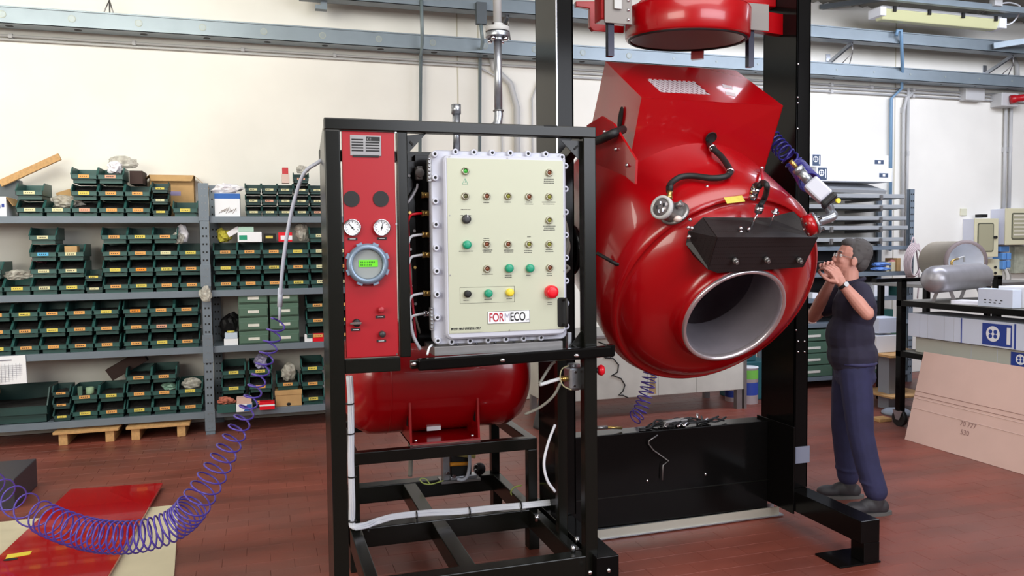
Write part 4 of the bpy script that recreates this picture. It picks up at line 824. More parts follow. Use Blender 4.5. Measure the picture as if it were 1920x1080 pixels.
# ---- clear tube + purple coil hose
MB().tube(spline([atY(603, 300, 3.72), atY(596, 305, 3.72), atY(570, 325, 3.74), atY(552, 375, 3.78), atY(540, 430, 3.8), atY(530, 500, 3.82), atY(525, 560, 3.85)], 8), .0085, 10).tube([atY(525, 558, 3.85), atY(524, 600, 3.85)], .007, 10).tube([atY(526, 540, 3.85), atY(524.5, 575, 3.85)], .012, 12).build('air_tube', M('pale_blue_tube', (206, 212, 232), .25), None, 'pale stiff air tube curving out of the console top left', 'hose')
def coil(ctrl, turns, rad, r, name, label, dens=None, n=22, mat=None):
    P = spline(ctrl, 40); L_ = [0]
    for i in range(1, len(P)): L_.append(L_[-1]+(P[i]-P[i-1]).length)
    N = int(turns*n); out = []; a = None
    acc = [0.0]
    for i in range(1, len(P)):
        f = L_[i]/L_[-1]; acc.append(acc[-1]+(L_[i]-L_[i-1])*(dens(f) if dens else 1))
    tot = acc[-1]; j = 0
    for i in range(N+1):
        s_ = tot*i/N
        while j < len(P)-2 and acc[j+1] < s_: j += 1
        k = (s_-acc[j])/max(acc[j+1]-acc[j], 1e-9); p = P[j].lerp(P[j+1], min(k, 1)); t_ = (P[j+1]-P[j]).normalized()
        if a is None: a = t_.orthogonal().normalized()
        a = (a-t_*a.dot(t_)).normalized(); b_ = t_.cross(a); f = (L_[j]+(L_[j+1]-L_[j])*k)/L_[-1]
        rr = rad(f) if callable(rad) else rad; th = 2*math.pi*i/n
        out.append(p+(a*math.cos(th)+b_*math.sin(th))*rr)
    return MB().tube(out, r, 6).build(name, mat or m_purple, None, label, 'hose')
coil([atY(524, 598, 3.85), atY(512, 630, 3.87), atY(492, 690, 3.9), atY(462, 770, 3.95), atY(425, 845, 4.0), atY(375, 930, 4.05), atY(335, 978, 4.1), atY(270, 1004, 4.12), atY(190, 1006, 4.2), atY(110, 984, 4.4), atY(45, 950, 4.8), atY(-10, 915, 5.3), atY(-60, 885, 5.9)],
     52, lambda f: .036+.040*max(0, min(1, (f-.12)*6)), .0045, 'coil_hose', 'long purple spiral air hose hanging from the console down over the floor at left', lambda f: 1.25 if f < .29 else (3.2 if f < .325 else (2.3 if f < .46 else (1.2 if f < .56 else .32))))
# ================================================================== TILTING VESSEL MACHINE
mc = thing('machine_stand', 'large black gloss steel frame with two tall columns and forward feet', 'machine frame', (2.3, 4.2, 0))
def hcol(x0, x1, y0, y1, z1):
    b = MB(); t = .012
    b.box(x0, x0+t, y0, y1, .236, z1).box(x0, x1, y0, y0+t, .236, z1).box(x1-t, x1, y0, y0+.09, .236, z1).box(x0, x1, y1-t, y1, .236, z1)
    return b.build('column', m_black, mc, bev=.003)
hcol(1.502, 1.60, 4.0, 4.33, 3.7)
hcol(2.995, 3.09, 4.0, 4.33, 3.7)
MB().box(1.500, 1.507, 3.994, 3.9995, .3, 3.7).build('edge_highlight', m_chrome, mc)  # bright strip standing in for the highlight along the column edge
MB().box(1.49, 3.10, 4.06, 4.30, 3.62, 3.70).build('top_beam', m_black, mc, bev=.004)
for (x0, x1) in ((1.46, 1.575), (2.965, 3.085)):
    MB().box(x0, x1, 3.40, 4.33, .115, .235).build('foot_beam', m_black, mc, bev=.004)
    MB().box(x0+.02, x1, 3.40, 3.50, .010, .115).build('foot_block', m_black, mc, bev=.003)
    MB().box(x0-.13, x1+.01, 3.40, 3.60, 0, .010).build('foot_plate', m_black, mc, bev=.002)
MB().box(2.955, 2.965, 3.95, 4.32, .10, .62).build('side_plate', m_black, mc, bev=.002)
for px, py in ((1106, 1073), (1141, 1069)): q = atY(px, py, 3.40); MB().ell((q.x, 3.397, q.z), .011, .009, .011).build('foot_bolt', m_chrome, mc)
for px, py in ((1468, 118), (1469, 181), (1484, 192), (1474, 240), (1475, 620), (1497, 640), (1497, 660), (1509, 640), (1509, 660)):
    q = atY(px, py, 3.995); MB().ell((min(max(q.x, 3.002), 3.085), 3.997, q.z), .006, .004, .006).build('bolt', m_chrome, mc)
q = atY(1480, 840, 3.99); q2 = atY(1518, 867, 3.99); MB().box(3.0, 3.10, 3.992, 3.998, q2.z, q.z).build('grey_tape', M('grey_tape', (118, 122, 140), .5), mc)
# lower trough panel
tr = thing('trough_box', 'black gloss sheet metal box between the feet with cables on top', 'panel', (2.28, 4.4, .12))
MB().box(1.60, 2.955, 4.20, 4.33, .06, .605).build('body', m_black, tr, bev=.004)
MB().box(1.60, 2.955, 4.196, 4.20, .235, .240).build('lower_fold', m_frame, tr)
q = atY(1215, 902, 4.19); MB().ell((q.x, 4.197, q.z), .008, .005, .008).build('rivet', m_chrome, tr)
q = atY(1324, 890, 4.19); MB().ell((q.x, 4.197, q.z), .007, .005, .009).build('rivet', m_chrome, tr)
MB().tube([atY(1233, 816, 4.18), atY(1217, 826, 4.18), atY(1216, 832, 4.18), atY(1225, 844, 4.18), atY(1254, 864, 4.18), atY(1243, 872, 4.18), atY(1242, 900, 4.18)], .004, 6).build('bent_wire', m_dsteel, None, 'bent steel wire hanging down the front of the black trough', 'wire')
al = thing('aluminium_rail', 'long pale aluminium angle lying on the floor before the black trough', 'rail', (2.4, 4.1, 0))
MB().obox(((1.62+3.03)/2, 4.235, .035), (.705, .01, 0), (0, .003, 0), (0, 0, .033)).build('upright_leg', m_steel, al)
MB().obox(((1.62+3.03)/2, 4.205, .010), (.735, .01, 0), (0, .035, 0), (0, 0, .003)).build('flat_leg', m_steel, al)
MB().obox(((1.62+3.03)/2, 4.182, .035), (.705, .01, 0), (0, .004, 0), (0, 0, .028)).build('front_lip', M('cream_alu', (190, 188, 176), .4, .4), al)
# tangle on top of the trough
rt = random.Random(4)
tg = thing('loose_cables', 'tangle of black cables and connectors lying on the trough', 'cable', (2.35, 4.33, .606))
for k in range(7):
    x0 = 2.05+rt.uniform(0, .2); pts = [(x0, 4.27+rt.uniform(-.04, .04), .612)]
    for j in range(5): pts.append((pts[-1][0]+rt.uniform(.04, .13), 4.27+rt.uniform(-.05, .05), .615+rt.uniform(0, .03)))
    MB().tube(spline(pts, 5), .006, 6).build('black_cable', m_rub, tg)
b = MB(); b.obox((2.34, 4.27, .628), (.08, .01, 0), (0, .03, 0), (.01, 0, .016)).build('controller_box', m_dsteel, tg, bev=.004)
for k in range(6): x = 2.15+rt.uniform(0, .45); y = 4.26+rt.uniform(-.04, .04); MB().cyl((x, y, .612), (x+.04, y+.01, .622), .011, n=8).build('connector', m_chrome, tg)
MB().cyl((2.52, 4.3, .61), (2.52, 4.3, .66), .007, n=8).build('pin', m_chrome, tg)
t = thing('brass_nozzle', 'brass and steel hose nozzle lying at the left end of the trough', 'nozzle', (1.90, 4.25, .606))
MB().cyl((1.83, 4.25, .64), (1.90, 4.26, .635), .011, n=10).cyl((1.79, 4.25, .64), (1.83, 4.25, .64), .006, n=8).build('barrel', m_dsteel, t)
MB().cyl((1.90, 4.26, .635), (2.0, 4.27, .62), .008, n=8).build('hose_tail', m_brass, t)
MB().cyl((1.795, 4.25, .644), (1.79, 4.25, .607), .009, n=8).build('tip', m_chrome, t)

# ---- the vessel, in its own frame
TA = math.radians(32); dv = V((0, -math.cos(TA), -math.sin(TA))); nv = V((0, -math.sin(TA), math.cos(TA))); C0 = V((2.3, 3.79, 1.47))
def P_(x, a, s): return C0+X_*x+nv*a+dv*s       # x across, a up the tilt, s toward the mouth
ve = thing('tilting_vessel', 'big glossy red tilting vessel with round steel mouth, hung between the black columns', 'vessel', C0)
R0 = .625
MB().lathe([(0, -1.06), (.30, -1.05), (.48, -1.01), (.58, -.95), (R0, -.86), (R0, -.012), (R0-.006, .01), (.598, .055), (.585, .075), (.575, .078)], C0, dv, 96).build('body', m_red, ve)
MB().lathe([(.577, .078), (.560, .066), (.545, .085), (.51, .13), (.45, .165), (.39, .18), (.335, .188), (.306, .205), (.296, .235), (.290, .262), (.280, .264)], C0, dv, 96).build('front_shoulder', m_red, ve)
MB().lathe([(.284, .255), (.288, .270), (.283, .281), (.270, .281), (.264, .270), (.263, .25)], C0, dv, 96).build('mouth_ring', M('satin_ring', (224, 214, 220), .28, .8), ve)
MB().lathe([(.264, .262), (.264, -.02), (.33, -.08), (.46, -.14), (.50, -.2), (.50, -.75), (.40, -.84), (0, -.88)], C0, dv, 72).build('inner_drum', M('brushed_inner_steel', (178, 170, 180), .42, .55, var=.15, scale=6), ve)
def ondrum(px, py, h=0):
    o = V((0, 0, CH)); d = ray(px, py); oc = o-C0; dd = d-dv*d.dot(dv); oo = oc-dv*oc.dot(dv); r = R0+h
    A = dd.dot(dd); B = dd.dot(oo); C = oo.dot(oo)-r*r; D = B*B-A*C
    t = (-B-math.sqrt(max(D, 0)))/A; return o+d*t
def onS(px, py, s, nrm=None, pt=None):
    nrm = nrm or dv; pt = pt or P_(0, 0, s); o = V((0, 0, CH)); d = ray(px, py); return o+d*((pt-o).dot(nrm)/d.dot(nrm))
def dnorm(p): q = p-C0; q = q-dv*q.dot(dv); return q.normalized()
# pivots
for s_, xa in ((-1, 1.60), (1, 2.995)):
    c_ = P_(s_*.60, -.02, -.42); MB().cyl(c_, (xa, c_.y, c_.z), .085, n=28).cyl((xa-s_*.02, c_.y, c_.z), (xa-s_*.05, c_.y, c_.z), .14, n=28).build('pivot', m_black, ve)
# heater housing (box on the vessel)
H = lambda x, a, s: P_(x, a, s)
xl, xr = -.42, .42
hb = thing('dummy', '', '', (0, 0, 0)); bpy.data.objects.remove(hb)
top = [(xl, .845, -.50), (xr, .845, -.48), (xr, .845, -1.02), (xl, .845, -1.03)]
# walls as solid plates so the perforated window is a real opening
def plate4(q, th, name, mat, par): 
    q = [V(p) for p in q]; n_ = (q[1]-q[0]).cross(q[3]-q[0]).normalized()*th; return MB().prism(q, n_).build(name, mat, par)
hbx = [P_(*p) for p in top]
plate4([P_(xl, .845, -.50), P_(xr, .845, -.48), P_(xr, .40, -.44), P_(xl, .40, -.44)], .004, 'housing_front', m_red, ve)
plate4([P_(xl, .845, -.50), P_(xl, .40, -.44), P_(xl, .38, -1.03), P_(xl, .845, -1.03)], .004, 'housing_side', m_red, ve)
plate4([P_(xr, .845, -.48), P_(xr, .845, -1.02), P_(xr, .38, -1.02), P_(xr, .40, -.44)], .004, 'housing_side', m_red, ve)
plate4([P_(xl, .845, -1.03), P_(xl, .38, -1.03), P_(xr, .38, -1.02), P_(xr, .845, -1.02)], .004, 'housing_back', m_red, ve)
# top with a window: quad ring
wi = [(-.30, .845, -.66), (.06, .845, -.61), (.06, .845, -.83), (-.17, .845, -.56)]
win = [(-.33, -.80), (.02, -.80), (.05, -.60), (-.13, -.56), (-.22, -.62)]
b = MB()
zt = .845
ox = [(xl, -.50), (xr, -.48), (xr, -1.02), (xl, -1.03)]
def strip(pts): b.prism([P_(x, zt, s) for x, s in pts], nv*.004)
x1, x2, s1, s2 = -.27, .03, -.59, -.79
strip([(xl, -.50), (xr, -.48), (xr, s1), (xl, s1)]); strip([(xl, s2), (xr, s2), (xr, -1.02), (xl, -1.03)]); strip([(xl, s1), (x1, s1), (x1, s2), (xl, s2)]); strip([(x2, s1), (xr, s1), (xr, s2), (x2, s2)])
b.build('housing_top', m_red, ve)
m_mesh = M('pale_light_mesh', (226, 214, 222), .4, .3)  # pale colour stands for light passing through the perforated plate
b = MB()
for k in range(17):
    u = x1-.10+k*.030
    a_ = V((max(x1, u), 0, 0)); 
    for sgn in (1, -1):
        xs = u+ (0 if sgn > 0 else .10); xe = u+(.10 if sgn > 0 else 0)
        p0, p1 = [xs, s2], [xe, s1]
        # clip to window
        def clip(p0, p1):
            out = []
            for xlim, cmp in ((x1, 1), (x2, -1)):
                if (p0[0]-xlim)*cmp < 0 and (p1[0]-xlim)*cmp < 0: return None
                if (p0[0]-xlim)*cmp < 0: t = (xlim-p0[0])/(p1[0]-p0[0]); p0 = [xlim, p0[1]+(p1[1]-p0[1])*t]
                if (p1[0]-xlim)*cmp < 0: t = (xlim-p0[0])/(p1[0]-p0[0]); p1 = [xlim, p0[1]+(p1[1]-p0[1])*t]
            return p0, p1
        r = clip(p0, p1)
        if r: b.bar(P_(r[0][0], zt+.001, r[0][1]), P_(r[1][0], zt+.001, r[1][1]), .009, .003, nv)
b.build('perforated_window', m_mesh, ve, kind='stuff')
MB().prism([P_(x1-.0, zt-.004, s1), P_(x2, zt-.004, s1), P_(x2, zt-.004, s2), P_(x1, zt-.004, s2)], nv*.002).build('window_backing', M('backing_grey', (150, 120, 130), .6), ve)
for k, (x, s) in enumerate(((.13, -.60), (.17, -.71))):
    MB().prism([P_(x, zt+.004, s), P_(x+.05, zt+.004, s+.02), P_(x+.07, zt+.004, s-.03), P_(x+.02, zt+.004, s-.05)], nv*.002).build('perforated_patch', m_mesh, ve)
# cable hole + hose on front of housing
c_ = onS(1333, 258, -.452); MB().lathe([(.0, 0), (.030, 0), (.034, .003), (.03, .005)], c_, dv, 20).build('cable_hole', m_blk, ve)
q0 = onS(1329, 268, -.45)
hz_ = [q0, ondrum(1336, 278, .035), ondrum(1352, 293, .03), ondrum(1364, 310, .03), ondrum(1369, 322, .03), ondrum(1360, 331, .03), ondrum(1335, 334, .03), ondrum(1300, 330, .03), ondrum(1276, 332, .04), ondrum(1260, 342, .05), ondrum(1254, 352, .06)]
MB().tube(spline(hz_, 8), .0155, 10).build('black_hose', m_rub, ve)
for i in (1, 4): p = hz_[i]; MB().lathe([(.018, -.006), (.021, -.004), (.021, .004), (.018, .006)], p, (hz_[i+1]-hz_[i-1]), 16).cyl(p, p+V((-.03, -.03, -.01)), .006, n=8).build('hose_clamp', m_chrome, ve)
# round sensor head on the body
def body_pt(x, s, h=0): r = R0+h; a = math.sqrt(max(r*r-x*x, 0)); return P_(x, a, s)
def bnorm(x): return (X_*x+nv*math.sqrt(R0*R0-x*x)).normalized()
bp = ondrum(1266, 402, -.008); bn = dnorm(bp)
MB().lathe([(.0, 0), (.072, 0), (.072, .012), (.060, .016), (0, .016)], bp, bn, 28).build('sensor_base', m_dsteel, ve)
hd = (ondrum(1236, 388, .12)-bp).normalized()
MB().lathe([(.048, 0), (.05, .10), (.056, .105), (.056, .125), (.044, .13), (.040, .124), (0, .124)], bp+bn*.005, hd, 32).build('sensor_head', m_dsteel, ve)
MB().lathe([(.056, .105), (.058, .11), (.058, .127), (.046, .131), (.044, .128)], bp+bn*.005, hd, 32).build('head_ring', m_cond, ve)
MB().lathe([(.045, .118), (.045, .127), (0, .128)], bp+bn*.005, hd, 28).build('head_face', M('dial_grey', (128, 122, 124), .2, .3), ve)
for k in range(5): p = bp+bn*.005+hd*.129+hd.orthogonal().normalized()*(.02*math.cos(k*1.3))+hd.cross(hd.orthogonal()).normalized()*(.02*math.sin(k*1.3)); MB().obox(p, (.004, 0, 0), (0, .004, 0), (0, 0, .008)).build('face_mark', m_ink if k % 2 else m_chrome, ve)
e1 = (V((0, 0, 1))-hd*hd.z).normalized(); e2 = hd.cross(e1)
MB().cyl(bp+hd*.07+e1*.048, bp+hd*.07+e1*.10, .013, n=8).cyl(bp+hd*.07+e1*.06, bp+hd*.07+e1*.075, .017, n=6).build('brass_gland', m_brass, ve)
MB().tube(spline([hz_[-1], hz_[-1]+V((-.01, -.02, -.02)), bp+hd*.07+e1*.12, bp+hd*.07+e1*.10], 6), .014, 10).build('hose_end', m_rub, ve)
for s_ in (-1, 1): MB().cyl(bp+hd*.07+e2*s_*.045+e1*.02, bp+hd*.07+e2*s_*.075+e1*.035, .016, n=8).build('blanking_plug', m_dsteel, ve)
for dx, ds in ((-.085, .03), (.085, -.02), (.075, -.05), (-.075, .06)):
    p = ondrum(1266+dx*330, 402-ds*500, 0); MB().ell(p, .009).build('bolt', m_chrome, ve)
for k in range(3):
    a_ = math.radians(100+120*k); p = bp+bn*.014+(X_*math.cos(a_)+dv*math.sin(a_))*.062; MB().ell(p, .022, .022, .016).build('mount_lug', M('cream_lug', (226, 206, 200), .4), ve)
# cover sheet edge + yellow label
p = body_pt(-.02, -.05, .002); MB().prism([ondrum(1357, 371, .002), ondrum(1391, 367, .002), ondrum(1397, 378, .002), ondrum(1363, 382, .002)], nv*.002).build('yellow_label', TAGM['yellow'], ve)
for x, s in ((-.40, -.02), (-.20, -.02), (.52, -.03)): MB().ell(body_pt(x, s), .008).build('bolt', m_chrome, ve)
# fittings with braided hose on shoulder
a_ = ondrum(1411, 373, 0); nn = dnorm(a_)
MB().cyl(a_, a_+nn*.03, .020, n=12).cyl(a_+nn*.03, a_+nn*.06, .024, n=6).cyl(a_+nn*.06, a_+nn*.075, .019, n=12).build('hose_fitting', m_chrome, ve)
TP = P_(0, .49, .18)
f2 = onS(1421, 398, .20); f1 = onS(1425, 386, .20)
MB().tube(spline([a_+nn*.075, ondrum(1423, 350, .10), ondrum(1430, 342, .12), ondrum(1438, 350, .14), onS(1434, 370, .18), f1], 6), .014, 8).build('braided_hose', m_rub, ve)
MB().cyl(f1, f2, .020, n=12).cyl(f1.lerp(f2, .3), f1.lerp(f2, .6), .024, n=6).build('hose_fitting', m_chrome, ve)
MB().cyl(f2, onS(1405, 434, .20), .005, n=8).build('probe_rod', m_chrome, ve)
c_ = onS(1453, 399, .20); MB().lathe([(0, 0), (.02, 0), (.02, .006), (.011, .008), (.011, .022), (0, .024)], c_, nv, 14).cyl(c_, onS(1442, 426, .20), .004, n=6).build('eye_bolt', m_chrome, ve)
MB().ell(ondrum(1428, 316, .02), .012).build('bolt', m_chrome, ve)
MB().cyl(ondrum(1428, 318, .02), ondrum(1430, 340, .09), .008, n=8).build('stay_rod', m_dred, ve)
# black perforated bracket above the mouth
m_perf = bpy.data.materials.new('perforated_black'); m_perf.use_nodes = True; nt = m_perf.node_tree; bs = nt.nodes['Principled BSDF']
tc = nt.nodes.new('ShaderNodeTexCoord'); vo = nt.nodes.new('ShaderNodeTexVoronoi'); vo.inputs['Scale'].default_value = 95; vo.inputs['Randomness'].default_value = .1
cr_ = nt.nodes.new('ShaderNodeValToRGB'); cr_.color_ramp.elements[0].position = .25; cr_.color_ramp.elements[0].color = (.003, .002, .002, 1); cr_.color_ramp.elements[1].position = .32; cr_.color_ramp.elements[1].color = (.016, .012, .013, 1)
nt.links.new(tc.outputs['Object'], vo.inputs['Vector']); nt.links.new(vo.outputs['Distance'], cr_.inputs[0]); nt.links.new(cr_.outputs[0], bs.inputs['Base Color']); bs.inputs['Roughness'].default_value = .5
T = [(-.20, .60, .01), (.50, .44, .05), (.56, .30, .24), (-.09, .42, .24)]
bk = thing('heat_shield', 'black perforated shield bolted over the vessel mouth', 'cover', P_(.1, .42, .15))
fA, fB, fC, fD, fE = onS(1345, 445, .29), onS(1534, 445, .29), onS(1506, 501, .29), onS(1345, 512, .29), onS(1327, 505, .29)
bA, bB = onS(1318, 407, .12), onS(1488, 396, .12)
mA, mB = onS(1403, 408, .14), onS(1440, 408, .14)
MB().prism([bA, mA, mB, bB, fB, fA], -nv*.004).build('top_sheet', m_perf, bk)
MB().prism([fA, fB, fC, fD, fE], -dv*.004).build('front_sheet', m_perf, bk)
gA, gB, gC = onS(1290, 434, .14), onS(1286, 458, .16), onS(1300, 480, .20)
MB().prism([bA, fA, fE, gC, gB, gA], V((.004, 0, 0))).build('end_sheet', m_perf, bk)
MB().prism([bB, onS(1512, 440, .12), onS(1494, 490, .14), fC, fB], V((-.004, 0, 0))).build('end_sheet', m_perf, bk)
for px, py in ((1377, 487), (1436, 485), (1497, 486)): p = onS(px, py, .294); MB().cyl(p, p+dv*.018, .014, n=8).cyl(p+dv*.018, p+dv*.032, .009, n=8).build('nut', m_dsteel, bk)
for px, py in ((1297, 428), (1292, 444)): MB().ell(onS(px, py, .20), .011).build('bolt', m_chrome, bk)
for px, py in ((1389, 428), (1404, 430), (1389, 435), (1405, 437)): MB().ell(onS(px, py, .24), .010).build('cable_gland', m_chrome, bk)
# side bolt on shoulder left
p = P_(-.50, .17, .05); MB().cyl(p, p+dv*.035, .016, n=6).build('shoulder_bolt', m_chrome, ve)
MB().tube([P_(-.66, .16, -.10), P_(-.60, .165, .01), P_(-.50, .17, .055)], .010, 8).build('black_link', m_rub, ve)
# left hinge plate between vessel and column
HX = 1.70
hp = [atX(px, py, HX) for px, py in ((1100, 235), (1128, 218), (1150, 232), (1192, 300), (1190, 345), (1172, 330), (1100, 300))]
MB().prism(hp, (.012, 0, 0)).build('hinge_plate', m_red, ve)
for px, py in ((1134, 247), (1155, 280), (1176, 310)): q = atX(px, py, HX-.006); MB().ell(q, .010).build('bolt', m_chrome, ve)
MB().tube(spline([atX(1100, 268, HX-.05), atX(1125, 262, HX-.05), atX(1150, 250, HX-.03), atX(1168, 243, 1.80)], 6), .022, 10).build('side_hose', m_rub, ve)
q = atX(1162, 222, 1.868); b = MB(); b.prism([q+V((0, .035*math.cos(t)*.7-.02*math.sin(t), .06*math.sin(t))) for t in [2*math.pi*i/20 for i in range(20)]], (.006, 0, 0)); b.build('side_slot', m_blk, ve)
# right side: flanged elbow, actuator and coil
c_ = ondrum(1510, 425, -.02); ax = V((.86, -.35, .35)).normalized()
MB().lathe([(.0, 0), (.050, 0), (.050, .04), (0, .04)], c_, ax, 28).build('red_flange', m_red, ve)
MB().lathe([(.0, .04), (.052, .04), (.052, .052), (0, .052)], c_, ax, 28).build('steel_flange', m_steel, ve)
for k in range(4): a_ = math.radians(20+90*k); e1 = ax.orthogonal().normalized(); e2 = ax.cross(e1); p = c_+(e1*math.cos(a_)+e2*math.sin(a_))*.040; MB().cyl(p-ax*.006, p+ax*.072, .008, n=6).build('flange_bolt', m_chrome, ve)
f0 = c_+ax*.06; el = [f0, f0+ax*.07, atX(1558, 398, f0.x+.07), atX(1549, 378, f0.x+.04), atX(1528, 352, f0.x)]
MB().tube(spline(el, 8), .021, 14).build('elbow_pipe', m_steel, ve)
j = el[-1]; dj = (atX(1508, 330, f0.x-.04)-j).normalized()
MB().cyl(j, j+dj*.03, .030, n=16).cyl(j+dj*.03, j+dj*.10, .023, n=12).cyl(j+dj*.10, j+dj*.125, .028, n=6).build('pipe_union', m_steel, ve)
MB().cyl(j+dj*.125, j+dj*.17, .010, n=8).build('brass_tail', m_brass, ve)
k0 = atX(1518, 342, f0.x-.02); k1 = atX(1550, 372, f0.x+.03); dk = (k1-k0).normalized()
up_ = V((.3, 0, 1)); MB().bar(k0, k1, .075, .075, up_).build('actuator_body', M('silver_grey', (196, 198, 212), .35, .3), ve, bev=.010)
MB().bar(k1, k1+dk*.03, .08, .08, up_).build('actuator_cap', m_rub, ve, bev=.012)
MB().cyl(k1+dk*.02+V((0, -.05, 0)), k1+dk*.02+V((0, -.06, 0)), .012, n=10).build('yellow_plug', m_yel, ve)
coil([atX(1443, 252, 2.88), atX(1455, 268, 2.89), atX(1475, 290, 2.90), atX(1500, 318, 2.92), k0], 36, lambda f: .045, .006, 'spiral_hose', 'dark blue spiral hose from the vessel housing to the silver actuator at its right', mat=M('dark_blue_hose', (44, 40, 120), .3))
# coil hanging below vessel
coil([atY(1224, 640, 4.62), atY(1222, 680, 4.62), atY(1213, 730, 4.62), atY(1200, 770, 4.6), atY(1188, 786, 4.58)], 16, .045, .0045, 'spiral_hose', 'faint purple spiral hose hanging behind the vessel toward the trough')
# ---- the raised lid
ld = thing('vessel_cover', 'glossy red round lid with steel dish, lifted above the vessel on side arms', 'lid', (2.3, 4.0, 2.82))
tilt = math.radians(4); la = V((0, -math.sin(tilt)*-1*-1, math.cos(tilt))).normalized(); la = V((0, -math.sin(tilt), math.cos(tilt))); lc = V((2.275, 4.0, 2.83))
MB().lathe([(.305, .0), (.333, .0), (.339, .01), (.339, .15), (.333, .16), (.30, .17)], lc, la, 72).build('rim_band', m_red, ld)
MB().lathe([(.30, .17), (.27, .20), (.2, .235), (0, .25)], lc, la, 72).build('dome_top', m_red, ld)
MB().lathe([(.306, .0), (.295, .012), (.25, .07), (.16, .11), (0, .125)], lc, la, 72).build('steel_dish', M('dark_dish_steel', (150, 146, 144), .42, .5), ld)
MB().lathe([(.310, -.006), (.317, -.010), (.323, -.006), (.323, .0)], lc, la, 72).build('gasket', m_rub, ld)
MB().tube(spline([lc+V((-.19, -.02, .06)), lc+V((-.10, .0, .06)), lc+V((-.03, .01, .07)), lc+V((.0, .03, .075)), lc+V((-.02, .05, .075)), lc+V((-.05, .03, .07))], 6), .007, 8).build('wire_handle', m_chrome, ld)
for a_ in (50,):
    t = math.radians(a_); d_ = V((math.cos(t), math.sin(t), 0)); n_ = V((-d_.y, d_.x, 0))
    MB().obox(lc+d_*.345+la*.02, d_*.018, n_*.035, la*.055).build('clamp_shoe', m_red, ld)
for s_, ppx, ppy, rpx, ry0, ry1 in ((-1, 1159, 18, 1144, 30, 106), (1, 1418, 32, 1406, 60, 126)):
    pc_ = atY(ppx, ppy, 3.90); r1_ = atY(rpx, ry1, 3.93)
    MB().obox(V((pc_.x, 3.97, pc_.z+.02)), (.085, 0, 0), (0, .05, 0), (0, 0, .07)).build('side_arm', m_red, ld, bev=.006)
    MB().obox(V((pc_.x, 3.90, pc_.z)), (.078, 0, 0), (0, .006, 0), (0, 0, .073)).build('arm_plate', M('warm_grey_plate', (128, 122, 118), .45), ld, bev=.002)
    for k in range(3): MB().ell(V((pc_.x-s_*.055, 3.893, pc_.z-.05+.05*k)), .009).build('plate_bolt', m_chrome, ld)
    MB().box(r1_.x-.017, r1_.x+.017, 3.915, 3.95, r1_.z, pc_.z).build('guide_rod', M('blued_bar', (24, 23, 44), .2, .3), ld)
MB().box(1.785, 1.825, 3.88, 3.89, 2.93, 3.12).build('pale_plate', m_cond, ld)
b = MB(); b.prism([atY(px, py, 4.25) for px, py in ((1080, 2), (1170, 2), (1170, 62), (1112, 58), (1106, 50), (1106, 16), (1080, 12))], (0, .03, 0)); b.build('carriage_arm', m_red, ld, bev=.004)
MB().box(1.60, 2.995, 4.20, 4.28, 3.12, 3.22).build('cross_beam', m_red, ld, bev=.006)
MB().bar((2.76, 4.12, 3.0), (2.995, 4.16, 3.0), .05, .12).build('carriage_arm', m_red, ld)
for k in range(5): x = 2.13+.09*k; MB().cyl((x, 3.85, 3.03), (x, 3.85, 3.07), .010, n=8).build('top_bolt', m_chrome, ld)
# ================================================================== RIGHT SIDE OF THE HALL
# white bench cabinet behind the vessel
bn = thing('steel_bench', 'long dirty white sheet metal bench behind the vessel with a scalloped line drawn on it', 'bench', (3.7, 7.45, 0))
bz0 = .20; bz1 = .80
MB().box(2.55, 4.70, 7.10, 7.80, bz0, bz1).build('body', M('dirty_white_paint', (196, 194, 186), .5, var=.18, scale=3), bn, bev=.006)
MB().box(2.5, 4.76, 7.06, 7.84, bz1, bz1+.03).build('bench_top', m_dsteel, bn, bev=.003)
for x in (2.6, 4.62):
    for y in (7.10, 7.72): MB().box(x, x+.06, y, y+.06, 0, bz0).build('leg', m_dsteel, bn)
MB().box(4.70, 4.73, 7.09, 7.15, 0, bz1).build('corner_post', m_dsteel, bn)
for x in (3.60, 3.72, 4.15): MB().box(x, x+.003, 7.098, 7.10, bz0, bz1).build('panel_seam', M('seam_grey', (120, 118, 112), .7), bn)
MB().prism([(3.615, 7.0985, .22), (3.70, 7.0985, .22), (3.68, 7.0985, .45), (3.65, 7.0985, .62), (3.64, 7.0985, .40)], (0, .001, 0)).build('rust_stain', M('rust_stain', (168, 140, 100), .8, var=.3, scale=12), bn)
sc = [(1122, 641), (1140, 648), (1147, 660), (1144, 672), (1135, 671), (1133, 670), (1150, 672), (1160, 684), (1158, 698), (1146, 705), (1150, 704), (1165, 710), (1172, 722), (1168, 734), (1160, 741), (1168, 741), (1178, 746)]
MB().tube([atY(x, y, 7.093) for x, y in sc], .006, 5).build('drawn_scallops', m_ink, bn)
def can(px, py, r, h, Y, label, mat):
    q = atY(px, py, Y); t = thing('paint_can', label, 'can', (q.x, Y, 0))
    MB().lathe([(0, 0), (r, 0), (r, h), (r+.004, h), (r+.004, h+.008), (r-.01, h+.006), (0, h+.004)], (q.x, Y, 0), Z_, 28).build('can_body', mat, t)
    MB().lathe([(r+.001, h*.25), (r+.001, h*.6)], (q.x, Y, 0), Z_, 28).build('label_band', m_blue, t)
    MB().lathe([(r+.001, h*.7), (r+.001, h*.95)], (q.x, Y, 0), Z_, 28).build('top_band', M('lime_print', (110, 180, 70), .6), t)
can(1403, 720, .10, .38, 7.35, 'tall white paint can with green and blue label beside the bench', m_white)
can(1377, 735, .10, .20, 7.5, 'lower white paint can behind the bench leg', m_white)
MB().box(4.9, 5.12, 7.5, 7.8, .42, .62).box(4.88, 5.3, 7.45, 7.85, 0, .42).build('teal_crate', M('teal_plastic', (30, 84, 92), .5), None, 'teal crate behind the right black column', 'crate', bev=.01)
